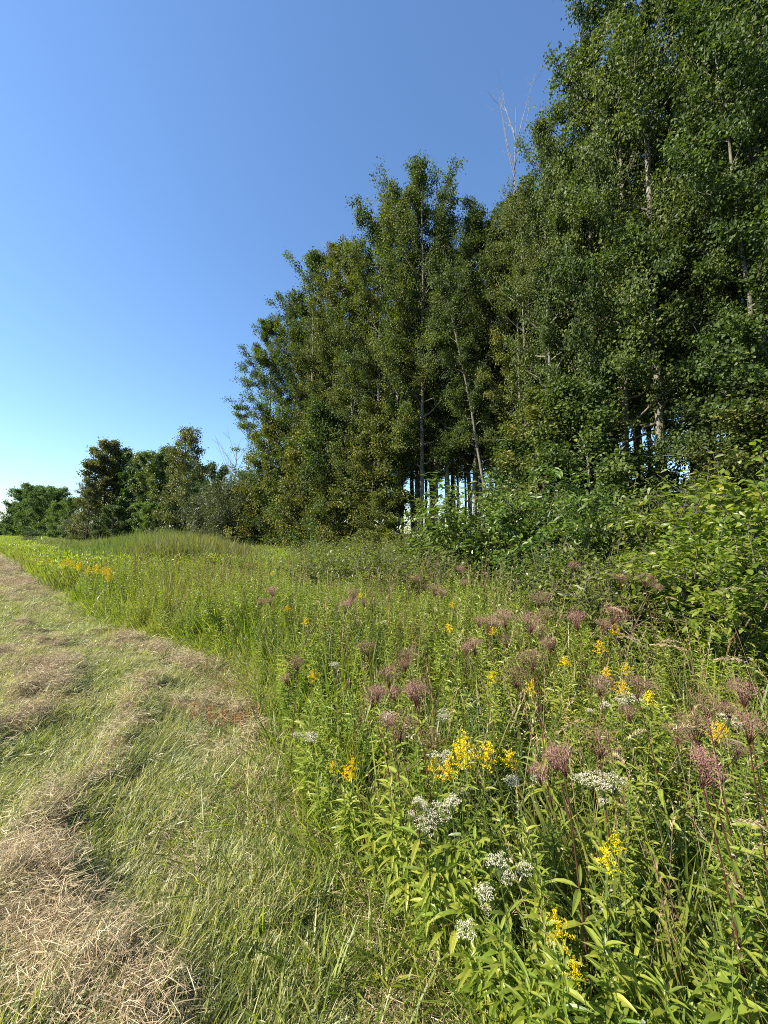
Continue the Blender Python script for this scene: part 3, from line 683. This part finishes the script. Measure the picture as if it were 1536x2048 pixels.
def scatter(name, coll, P, rot, scl, idx, label, cat):
    me = bpy.data.meshes.new(name); n = len(P)
    me.vertices.add(n); me.vertices.foreach_set('co', P.astype(np.float32).ravel())
    for nm, ty, arr, key in (('rot', 'FLOAT_VECTOR', rot, 'vector'), ('scl', 'FLOAT_VECTOR', scl, 'vector'), ('idx', 'INT', idx, 'value')):
        a = me.attributes.new(nm, ty, 'POINT'); a.data.foreach_set(key, (arr.astype(np.int32) if ty == 'INT' else arr.astype(np.float32)).ravel())
    me.update()
    o = obj(name, me); tag(o, label, cat, None, 'stuff')
    ng = bpy.data.node_groups.new(name+'_scatter', 'GeometryNodeTree')
    ng.interface.new_socket('Geometry', in_out='INPUT', socket_type='NodeSocketGeometry')
    ng.interface.new_socket('Geometry', in_out='OUTPUT', socket_type='NodeSocketGeometry')
    N = ng.nodes.new; i_ = N('NodeGroupInput'); o_ = N('NodeGroupOutput')
    ci = N('GeometryNodeCollectionInfo'); ci.inputs['Collection'].default_value = coll
    ci.inputs['Separate Children'].default_value = True; ci.inputs['Reset Children'].default_value = True
    ip = N('GeometryNodeInstanceOnPoints'); ip.inputs['Pick Instance'].default_value = True
    def na(nm, ty):
        k = N('GeometryNodeInputNamedAttribute'); k.data_type = ty; k.inputs['Name'].default_value = nm; return k.outputs['Attribute']
    L = ng.links.new
    er = N('FunctionNodeEulerToRotation'); L(na('rot', 'FLOAT_VECTOR'), er.inputs[0])
    L(i_.outputs[0], ip.inputs['Points']); L(ci.outputs[0], ip.inputs['Instance'])
    L(na('idx', 'INT'), ip.inputs['Instance Index']); L(er.outputs[0], ip.inputs['Rotation']); L(na('scl', 'FLOAT_VECTOR'), ip.inputs['Scale'])
    L(ip.outputs[0], o_.inputs[0])
    md = o.modifiers.new('scatter', 'NODES'); md.node_group = ng
    return o

def sample(density_zones):
    """random ground points inside the widened view, density by distance"""
    out = []
    for r0, r1, dens in density_zones:
        amin, amax = math.radians(-62), math.radians(62)
        n = int(dens*(r1*r1-r0*r0)/2*(amax-amin))
        r = np.sqrt(RNG.random(n)*(r1*r1-r0*r0)+r0*r0); a = RNG.uniform(amin, amax, n)
        out.append(np.column_stack([r*np.sin(a), r*np.cos(a)-.6]))
    return np.concatenate(out)
def stand_line(x, y): return x+y          # 17 at the front row of aspens
def mk(P, zf, smin, smax, tilt, nidx, hmul=None):
    n = len(P); z = zf(P[:, 0], P[:, 1])
    s_ = RNG.uniform(smin, smax, n); sc = np.column_stack([s_, s_, s_*(1 if hmul is None else hmul)])
    rot = np.column_stack([RNG.normal(0, tilt, n), RNG.normal(0, tilt, n), RNG.uniform(0, 2*PI, n)])
    return np.column_stack([P, z]), rot, sc, RNG.integers(0, nidx, n)
def hgt(P):
    ed = edge_dist(P[:, 0], P[:, 1])
    return np.clip(.40+.62*np.clip((ed-.02)/.55, 0, 1)**.8, .3, 1.05)*(.66+.40*vnoise(P[:, 0]*.8, P[:, 1]*.8, 14))*np.clip(.82+np.hypot(P[:, 0], P[:, 1])*.04, .8, 1.15)
def in_reeds(x, y):
    u = CX+F*x/np.maximum(y, .1)
    return (y > 13) & (x+y > 2.6) & (x+y < 12.5) & (u < 545) & (y < 75)

# tall grass
P = sample([(0, 3.5, 75), (3.5, 8, 48), (8, 16, 22)]); ed = edge_dist(P[:, 0], P[:, 1])
gm = vnoise(P[:, 0]*.7, P[:, 1]*.7, 21)
P = P[(ed > -.05) & (P.sum(1) < 18) & (RNG.random(len(P)) < .35+gm*1.0)]
scatter('meadow_grass', C_grass, *mk(P, terrain, .75, 1.15, .14, 6, hgt(P)), 'tall green and straw-coloured grass filling the meadow', 'grass')
# leafy stalks
P = sample([(0, 3.5, 95), (3.5, 8, 70), (8, 16, 34)]); ed = edge_dist(P[:, 0], P[:, 1])
fm = vnoise(P[:, 0]*.6, P[:, 1]*.6, 22)
P = P[(ed > .12) & (P.sum(1) < 17) & (RNG.random(len(P)) < .15+fm*1.1)]
P = P[(np.hypot(P[:, 0], P[:, 1]) > 2.4) | (P[:, 0] < .6) | (RNG.random(len(P)) < .5)]
scatter('meadow_weeds', C_forb, *mk(P, terrain, .8, 1.12, .12, 6, hgt(P)), 'dense narrow-leaved leafy weeds of the meadow', 'weeds')
# small white asters in the near part
P = sample([(0, 3.2, 62), (3.2, 6, 22)]); ed = edge_dist(P[:, 0], P[:, 1])
am = vnoise(P[:, 0]*1.1+5, P[:, 1]*1.1, 23)
P = P[(ed > .35) & (RNG.random(len(P)) < (am-.15)*1.4)]
scatter('small_asters', C_aster, *mk(P, terrain, .8, 1.15, .12, 5, hgt(P)), 'tangled bushy asters dotted with tiny white flowers', 'weeds')
# half-tall grass along the mowing edge, and thin dry stalks through the meadow
P = sample([(0, 3.5, 260), (3.5, 9, 90), (9, 25, 18)]); ed = edge_dist(P[:, 0], P[:, 1])
P = P[(ed > -.28-.35*vnoise(P[:, 0]*2, P[:, 1]*2, 61)*(P[:, 1] < 2.6)) & (ed < .35) & (RNG.random(len(P)) < .6)]
a, b, c, d = mk(P, terrain, .38, .62, .2, 3); ed = edge_dist(P[:, 0], P[:, 1]); c[:, 2] *= np.clip(.75+ed*1.2, .45, 1.2)
c[:, :2] *= 1.4
scatter('edge_grass', C_edge, a, b, c, d, 'half-tall pale grass fringing the meadow along the mown strip', 'grass')
P = sample([(0, 3.5, 11), (3.5, 9, 9), (9, 16, 6)]); ed = edge_dist(P[:, 0], P[:, 1])
P = P[(ed > .15) & (P.sum(1) < 14) & (RNG.random(len(P)) < .1+1.2*vnoise(P[:, 0]*.9, P[:, 1]*.9, 63))]
scatter('dry_stalks', C_dry, *mk(P, terrain, .8, 1.15, .15, 3, hgt(P)*1.1), 'thin brownish dry stalks scattered through the meadow', 'dry grass')
# distance
P = sample([(14, 30, 7), (30, 70, 2.2), (70, 180, .55)]); ed = edge_dist(P[:, 0], P[:, 1])
P = P[(ed > .2) & ~in_reeds(P[:, 0], P[:, 1]) & ((P.sum(1) < 17) | (RNG.random(len(P)) < .3))]
dist = np.hypot(P[:, 0], P[:, 1]); a, b, c, d = mk(P, terrain, .9, 1.2, .05, 5)
c[:, :2] *= np.clip(dist/28, 1, 4)[:, None]; c[:, 2] *= np.where(P.sum(1) > 15, .55, .9)
scatter('far_meadow_grass', C_far, a, b, c, d, 'meadow grass farther off toward grove and far clump', 'grass')
P = sample([(13, 30, 9), (30, 76, 3)]); P = P[in_reeds(P[:, 0], P[:, 1])]
a, b, c, d = mk(P, terrain, .85, 1.1, .06, 4)
hump = .62+.42*np.exp(-(((CX+F*P[:, 0]/P[:, 1])-330)/130)**2)*np.clip((P.sum(1)-2.5)/4, 0, 1)
c[:, 2] *= hump*(.72+.35*vnoise(P[:, 0]*.4, P[:, 1]*.4, 33)+.25*RNG.random(len(P))); c[:, :2] *= np.clip(np.hypot(P[:, 0], P[:, 1])/30, 1, 2)[:, None]
scatter('reed_bed', C_reed, a, b, c, d, 'bed of tall cattail reeds humping up before the grove', 'reeds')

# mown strip
P = sample([(0, 3, 520), (3, 7, 300), (7, 16, 120), (16, 40, 22), (40, 130, 3)]); ed = edge_dist(P[:, 0], P[:, 1])
hy = hay_amount(P[:, 0], P[:, 1])
P = P[(ed < .12) & (ed > -5.5) & (RNG.random(len(P)) > hy*.85)]
pd = np.hypot(P[:, 0], P[:, 1]); a, b, c, d = mk(P, path_z, .7, 1.3, .08, 6)
b[:, 2] = RNG.normal(0, .45, len(P)); c *= np.clip(pd/9, 1, 4.5)[:, None]; c[:, 2] *= (.4+1.05*vnoise(P[:, 0]*2.2, P[:, 1]*2.2, 41))/np.clip(pd/9, 1, 2.5)
scatter('mown_grass', C_mown, a, b, c, d, 'short mown grass of the strip, blades pressed over', 'grass')
P = sample([(0, 3, 420), (3, 8, 220), (8, 18, 70), (18, 45, 10)]); ed = edge_dist(P[:, 0], P[:, 1]); hy = hay_amount(P[:, 0], P[:, 1])
P = P[(ed < .25) & (ed > -5) & (RNG.random(len(P)) < hy*.62+.05)]
pd = np.hypot(P[:, 0], P[:, 1]); a, b, c, d = mk(P, path_z, .7, 1.2, .12, 5); c *= np.clip(pd/10, 1, 3)[:, None]
a[:, 2] += .015*RNG.random(len(P))
scatter('cut_hay', C_straw, a, b, c, d, 'dry beige cut hay lying in rows on the mown strip', 'hay')

# tan dried-out grass on the strip along the mowing edge
P = sample([(1.8, 6, 260), (6, 14, 60)]); ed = edge_dist(P[:, 0], P[:, 1])
P = P[(ed < .05) & (ed > -.55) & (RNG.random(len(P)) < np.clip(1.5*vnoise(P[:, 0]*2.4, P[:, 1]*2.4, 81)-.3, 0, 1)*np.clip(1+ed*1.6, 0, 1))]
a, b, c, d = mk(P, path_z, .7, 1.2, .15, 3)
scatter('dried_mown_grass', C_tan, a, b, c, d, 'tan dried-out short grass along the mowing edge', 'dry grass')
# ------------------------------------------------------------------ individual meadow plants
leaf_me = []
for i in range(5):
    b = MB(); b.leaves(np.zeros((1, 3)), np.array([[1., 0, 0]]), np.array([[0, 0, 1.]]), 1.0, .15+.02*i, 'lance', 0, [.25+.12*i], .18+.1*i)
    leaf_me.append(b.mesh('leaf', M['forb']))
def add_leaf(parent, p, az, el, L, roll=0.0):
    o = obj('leaf', leaf_me[random.randrange(5)], parent)
    o.matrix_local = Matrix.Translation(p) @ Euler((roll, -el, az)).to_matrix().to_4x4() @ Matrix.Scale(L, 4)
def curve(H, lean, az, n=7):
    t = np.linspace(0, 1, n); off = lean*H*t**1.4
    return np.column_stack([math.cos(az)*off, math.sin(az)*off, H*t])
def stem_obj(parent, pl, r, mat):
    b = MB(); b.tube(pl, np.linspace(r, r*.45, len(pl)), 6, 0, random.random()); return obj('stem', b.mesh('stem', M[mat]), parent)
def leaf_stalk(parent, pl, n, L, t0=.12, t1=.95, whorl=1):
    H = pl[-1, 2]; tt = pl[:, 2]/H
    for i in range(n):
        t = t0+(t1-t0)*(i//whorl*whorl)/n
        p = [float(np.interp(t, tt, pl[:, c])) for c in range(3)]
        az = (i//whorl)*2.4+(i % whorl)*2*PI/whorl+random.uniform(-.25, .25)
        add_leaf(parent, p, az, .15+.8*t**2.5+random.uniform(-.15, .15), L*(.55+.7*math.sin(t*2.5+.3))*random.uniform(.85, 1.1), random.uniform(-.4, .4))
HEAD = {}
def head_mauve(seed, W=.17, mat='mauve'):
    rng = np.random.default_rng(seed); b = MB()
    for i in range(16):
        r = W/2*math.sqrt((i+.5)/16); a = i*2.4; z = .07+.035*(1-(r/(W/2))**2)+rng.normal(0, .012)
        p = np.array([r*math.cos(a), r*math.sin(a), z]); b.tube([[0, 0, -.02], p*.55+np.array([0, 0, .01]), p], [.0022, .0016, .001], 3, 1)
        n = 44; Q = p+rng.normal(0, 1, (n, 3))*np.array([.018, .018, .014])
        b.leaves(Q, rvec(n, rng)*.8+np.array([0, 0, .9]), rvec(n, rng), rng.uniform(.008, .017, n), .0022, 'rhomb', 0)
    return b.mesh('flower_head', [M[mat], M['stem_red']])
def head_gold(seed, L=.15):
    rng = np.random.default_rng(seed); b = MB()
    for i in range(11):
        z = L*(i/11)*.85; a = i*2.4; le = (.075-.05*i/11)*rng.uniform(.8, 1.2)
        p0 = np.array([0, 0, z]); d = np.array([math.cos(a), math.sin(a), .75])
        ts = np.linspace(0, 1, 26); Q = p0+d*le*ts[:, None]; Q[:, 2] -= le*.45*ts**2.2
        Q += rng.normal(0, .0045, Q.shape)
        b.leaves(Q, rvec(26, rng)*.7+np.array([0, 0, 1.]), rvec(26, rng), rng.uniform(.007, .012, 26), .006, 'rhomb', 0)
    n = 40; Q = np.column_stack([rng.normal(0, .007, (n, 2)), rng.uniform(.3, 1.05, n)*L])
    b.leaves(Q, rvec(n, rng)+np.array([0, 0, .7]), rvec(n, rng), .010, .006, 'rhomb', 0)
    return b.mesh('flower_head', [M['gold']])
def head_white(seed, W=.11):
    rng = np.random.default_rng(seed); b = MB()
    for i in range(22):
        r = W/2*math.sqrt((i+.5)/22)*rng.uniform(.8, 1.15); a = i*2.4; p = np.array([r*math.cos(a), r*math.sin(a), .05+rng.normal(0, .008)+.014*(1-(2*r/W)**2)])
        b.tube([[0, 0, -.02], p*.6, p], [.0018, .0013, .0009], 3, 1)
        n = 14; Q = p+rng.normal(0, 1, (n, 3))*np.array([.006, .006, .003])
        b.leaves(Q, rvec(n, rng)*.8+np.array([0, 0, .4]), rvec(n, rng)*.5+np.array([0, 0, 1]), rng.uniform(.005, .009, n), .006, 'rhomb', 0)
    return b.mesh('flower_head', [M['white'], M['stem_green']])
def head_tan(seed, L=.14):
    rng = np.random.default_rng(seed); b = MB(); n = 150; t = rng.random(n)
    c = np.column_stack([t*L, 0*t, -.35*L*t**2])
    b.leaves(c+rng.normal(0, .0035, (n, 3))*np.sin(PI*np.clip(t+.06, 0, 1))[:, None], np.column_stack([np.ones(n), rng.normal(0, .5, n), rng.normal(0, .5, n)-.5*t]), rvec(n, rng), .012, .0028, 'rhomb', 0)
    return b.mesh('seed_head', [M['tan']])
H_mauve = [head_mauve(300+i, [.15, .18, .13, .20][i], ['mauve', 'mauve_brown', 'mauve', 'mauve_brown'][i]) for i in range(4)]
H_gold = [head_gold(310+i, [.13, .11, .15][i]) for i in range(3)]
H_white = [head_white(320+i, [.10, .13, .08][i]) for i in range(3)]
H_tan = [head_tan(330+i, [.12, .15, .10][i]) for i in range(3)]

def beside(u, v, *lists):
    best = None
    for nm, l in lists:
        for q_ in l:
            dd = math.hypot(q_[0]-u, q_[1]-v)
            if dd > 2 and (best is None or dd < best[0]): best = (dd, nm)
    return f'beside {best[1]}' if best and best[0] < 75 else 'away from other flowers'
def flower(name, u, v, H, lean, az, heads, label, cat, group, stemm, r, leaves=0, leafL=.09, whorl=1, hs=1.0, side=0, t0=.12, t1=.9):
    for _ in range(30):
        hp = at_height(u, v, H); pl = curve(H, lean, az)
        x = hp[0]-pl[-1, 0]; y = hp[1]-pl[-1, 1]
        if float(edge_dist(x, y)) > .04: break
        H *= .95
    z = float(terrain(x, y))
    pl[:, 2] *= (H-z)/H
    o = empty(name, (x, y, z)); tag(o, label, cat, group)
    stem_obj(o, pl, r, stemm)
    h = obj(heads[0].name.split('.')[0], random.choice(heads), o); h.location = pl[-1]; h.rotation_euler = (random.uniform(-.2, .2)-math.sin(az)*lean, random.uniform(-.2, .2)+math.cos(az)*lean, random.uniform(0, 6))
    h.scale = (hs, hs, hs)
    for i in range(side):
        a = random.uniform(0, 6.28); t = random.uniform(.78, .92)
        p0 = np.array([np.interp(t*pl[-1, 2], pl[:, 2], pl[:, c]) for c in range(3)]); p1 = p0+np.array([math.cos(a)*.09, math.sin(a)*.09, .09])
        stem_obj(o, np.array([p0, (p0+p1)/2+np.array([0, 0, -.01]), p1]), r*.5, stemm)
        h = obj(heads[0].name.split('.')[0], random.choice(heads), o); h.location = p1; h.rotation_euler = (random.uniform(-.3, .3), random.uniform(-.3, .3), a); h.scale = (hs*.7,)*3
    if leaves: leaf_stalk(o, pl, leaves, leafL, t0, t1, whorl)
    return o
GOLD = [(630, 1362, .92), (705, 1552, .88), (688, 1558, .84), (915, 1548, .92), (968, 1537, .93), (1213, 1358, 1.0), (1252, 1352, 1.02), (1242, 1392, .98), (1440, 1475, .98), (1130, 1335, .98),
        (1058, 1393, .95), (1295, 1412, .95), (905, 1218, .95), (900, 1268, .95), (650, 1222, .92), (722, 1197, .95), (985, 1367, .95), (1213, 1748, .72), (770, 1140, 1.0), (985, 1272, 1.0),
        (1232, 1273, 1.05), (1200, 1308, 1.0), (575, 1225, .92), (545, 1152, .95), (610, 1255, .9), (1128, 1890, .6), (930, 1532, .94)]
GOLD += [(70+12*i+random.uniform(-8, 8), 1118+3.2*i+random.uniform(-4, 5), 1.12) for i in range(14)]
WHITE = [(880, 1640, .80), (850, 1668, .78), (998, 1752, .72), (966, 1802, .68), (1205, 1590, .85), (1180, 1578, .86), (622, 1487, .75), (885, 1450, .85), (768, 1252, .9), (852, 1237, .92), (1240, 1416, .9),
         (1212, 1426, .9), (990, 1252, .98), (872, 1532, .82), (668, 1340, .85), (1020, 1578, .82), (935, 1885, .6), (1228, 1580, .84), (1255, 1404, .9), (905, 1625, .8), (780, 1445, .85), (1455, 1452, .95), (860, 1655, .78)]
JOE = [(595, 1340, .95), (735, 1310, 1.02), (778, 1372, 1.06), (800, 1478, .98), (832, 1408, 1.08), (815, 1325, .98), (950, 1308, 1.05), (1065, 1338, 1.1), (1060, 1262, 1.15),
       (1078, 1212, 1.2), (1155, 1258, 1.12), (1225, 1245, 1.1), (1200, 1388, 1.02), (1275, 1392, 1.05), (1130, 1548, .98), (1395, 1482, 1.02), (1488, 1408, 1.12),
       (1415, 1432, 1.05), (1498, 1482, 1.06), (1200, 1512, .9), (545, 1192, 1.0), (830, 1168, 1.1), (1150, 1142, 1.3), (965, 1100, 1.4), (920, 1148, 1.2), (1240, 1168, 1.25),
       (705, 1198, 1.0), (1290, 1170, 1.25), (1010, 1252, 1.08), (975, 1262, 1.05), (1405, 1570, .95), (1032, 1372, .98), (745, 1410, .95), (1215, 1085, 1.45), (690, 1225, .98), (870, 1190, 1.1), (1330, 1130, 1.35)]
for i, (u, v, H) in enumerate(JOE):
    H *= .88 if v > 1290 else .92
    az = PI+random.uniform(-.7, .7) if u > 700 else random.uniform(0, 6.28)
    near = v > 1290
    if i == 2: lab, gr = 'pinkest dusty-mauve flower head on a dark stem above goldenrod tips', None
    elif u > 1380 and near: lab, gr = 'mauve-topped tall weed in the thick cluster beside a goldenrod tip', 'mauve weeds by the goldenrod tip'
    elif near: lab, gr = 'tall dark-stemmed weed with fuzzy dusty-mauve head in the near meadow', 'dusty mauve weeds in the near meadow'
    else: lab, gr = 'tall weed with mauve-brown head in front of the shrubs', 'mauve-brown weeds before the shrubs'
    ln = random.uniform(.08, .26); nh = [1, 0, 2][i % 3]
    if i == 16: lab = 'widest dusty pink head of the thick mauve cluster by a goldenrod'
    elif i != 2:
        lab = (f"{['dusty pink', 'brownish faded', 'small mauve', 'wide tan-mauve'][i % 4]} {['single', 'double', 'triple'][nh]} head on "
               f"{'leaning' if ln > .17 else 'upright'} dark stem {beside(u, v, ('a goldenrod', GOLD), ('a white cluster', WHITE))}" + ('' if near else ' before shrubs'))
    flower('joe_pye_weed', u, v, H, ln, az, [H_mauve[i % 4]], lab, 'wildflower', gr, 'stem_red', .0042 if near else .004, 16 if near else 8, .085, 4, (.72 if near else .9), [1, 0, 2][i % 3], .15, .7)
for i, (u, v, H) in enumerate(GOLD):
    H *= .80
    if u in (915, 968, 930): lab, gr = 'brightest full golden plume, one of the close trio', 'close trio of goldenrods'
    elif u < 300: lab, gr = 'yellow goldenrod tip in the patch beside the mown strip before the reeds', 'goldenrod patch by the strip'
    elif v > 1300: lab, gr = f"yellow goldenrod plume on a leafy stalk {beside(u, v, ('a white cluster', WHITE), ('a mauve head', JOE), ('another plume', GOLD))}", 'goldenrods in the near meadow'
    else: lab, gr = 'small yellow goldenrod tip out toward the shrubs', 'goldenrods toward the shrubs'
    flower('goldenrod', u, v, H, random.uniform(.02, .14), random.uniform(0, 6.28), H_gold, lab, 'wildflower', gr, 'stem_green', .003, 42 if v > 1330 else 20 if u > 300 else 0, .062, 1, (.85 if u in (915, 968, 930) else .62) if v > 1330 else .75 if u > 300 else 1.5, 1 if v > 1450 else 0, .1, .95)
for i, (u, v, H) in enumerate(WHITE):
    H *= .76
    if 845 < u < 910 and 1600 < v < 1700: lab, gr = 'tilted creamy white flower cluster leaning on a maroon stem', 'leaning creamy white clusters'
    elif v > 1700: lab, gr = 'low creamy white flower cluster among broad bright leaves', 'low creamy white clusters'
    else: lab, gr = f"flat-topped creamy white flower cluster {beside(u, v, ('a goldenrod', GOLD), ('a mauve head', JOE), ('another white cluster', WHITE))}", 'creamy white clusters in the meadow'
    flower('boneset', u, v, H, random.uniform(.05, .2), PI+random.uniform(-1, 1), H_white, lab, 'wildflower', gr, 'stem_green', .0025, 18, .075, 2, .72, 1 if v > 1400 else 0, .1, .9)
TAN = [(1320, 1285, 1.15), (1375, 1302, 1.15), (1180, 1440, 1.02), (1255, 1480, 1.0), (1345, 1460, 1.05), (1470, 1640, .95), (1262, 1216, 1.2), (1500, 1132, 1.4), (1488, 1322, 1.15), (1232, 1275, 1.1),
       (1245, 1225, 1.2), (1440, 1180, 1.3), (1110, 1190, 1.15), (1330, 1195, 1.2), (1250, 1530, .95), (640, 1210, 1.0), (1010, 1200, 1.1)]
for i, (u, v, H) in enumerate(TAN):
    H *= .92
    flower('foxtail_grass', u, v, H, random.uniform(.2, .38), PI+random.uniform(-.5, .5), H_tan, 'arching dry grass stem ending in a tan furry seed head', 'grass', 'tan seed-head grasses', 'tan', .0017, 0, hs=1.0)
LEAFY = [(740, 1600, .72), (950, 1665, .75), (1000, 1600, .86), (640, 1560, .66), (1055, 1955, .45), (1000, 1840, .55), (955, 1900, .48), (1120, 1900, .55), (1205, 1865, .6), (1330, 1960, .5), (1440, 1900, .55),
         (1050, 1640, .82), (700, 1590, .78), (660, 1530, .75), (1090, 1830, .58), (1270, 1900, .52), (1500, 1960, .5), (860, 1700, .65), (1160, 1980, .42), (815, 1650, .7), (1390, 2010, .42), (1080, 1730, .68), (612, 1500, .72), (780, 1560, .78),
         (1010, 1990, .42), (1100, 2010, .4), (1240, 2010, .42), (1480, 1800, .62)]
for i, (u, v, H) in enumerate(LEAFY):
    H *= .74
    lean = random.uniform(.02, .16); az = random.uniform(0, 6.28)
    for _ in range(30):
        hp = at_height(u, v, H); pl = curve(H, lean, az)
        x = hp[0]-pl[-1, 0]; y = hp[1]-pl[-1, 1]
        if float(edge_dist(x, y)) > .04: break
        H *= .95
    o = empty('leafy_weed', (x, y, float(terrain(x, y))))
    low = v > 1780
    tag(o, f"{'low bright' if low else 'upright'} flowerless weed of lance leaves {'by the hay edge ' if u < 850 else ''}{beside(u, v, ('a white cluster', WHITE), ('a goldenrod', GOLD), ('a mauve head', JOE), ('another leafy weed', LEAFY))}", 'weed',
        'low leafy weeds' if low else 'flowerless stalks by the hay edge' if u < 850 else 'flowerless stalks under the flowers')
    stem_obj(o, pl, .0035, 'stem_green'); leaf_stalk(o, pl, int(40+50*H), .072 if low else .066, .1, 1.0)
# rust-coloured dry stalks on the strip by the mowing edge
for i, (u, v) in enumerate([(385, 1440), (418, 1442), (450, 1452), (470, 1458), (500, 1455), (485, 1470), (515, 1440), (590, 1632)]):
    p = at_height(u, v, 0.02); o = empty('dry_dock_stalk', (p[0], p[1], float(path_z(p[0], p[1]))))
    tag(o, 'short rust-brown dry seed stalk sticking up from the mown strip', 'dry weed', 'rust-brown dry stalks')
    h = random.uniform(.10, .17); pl = curve(h, .15, random.uniform(0, 6)); stem_obj(o, pl, .0025, 'stem_red')
    rng = np.random.default_rng(400+i); b = MB(); n = 70; t = rng.uniform(.35, 1.05, n)
    b.leaves(np.column_stack([np.interp(t*h, pl[:, 2], pl[:, c]) for c in range(3)])+rng.normal(0, .009, (n, 3)), rvec(n, rng)+np.array([0, 0, .8]), rvec(n, rng), .018, .008, 'rhomb', 0)
    obj('seed_head', b.mesh('seed_head', M['rust']), o)
print('objects', len(bpy.data.objects))
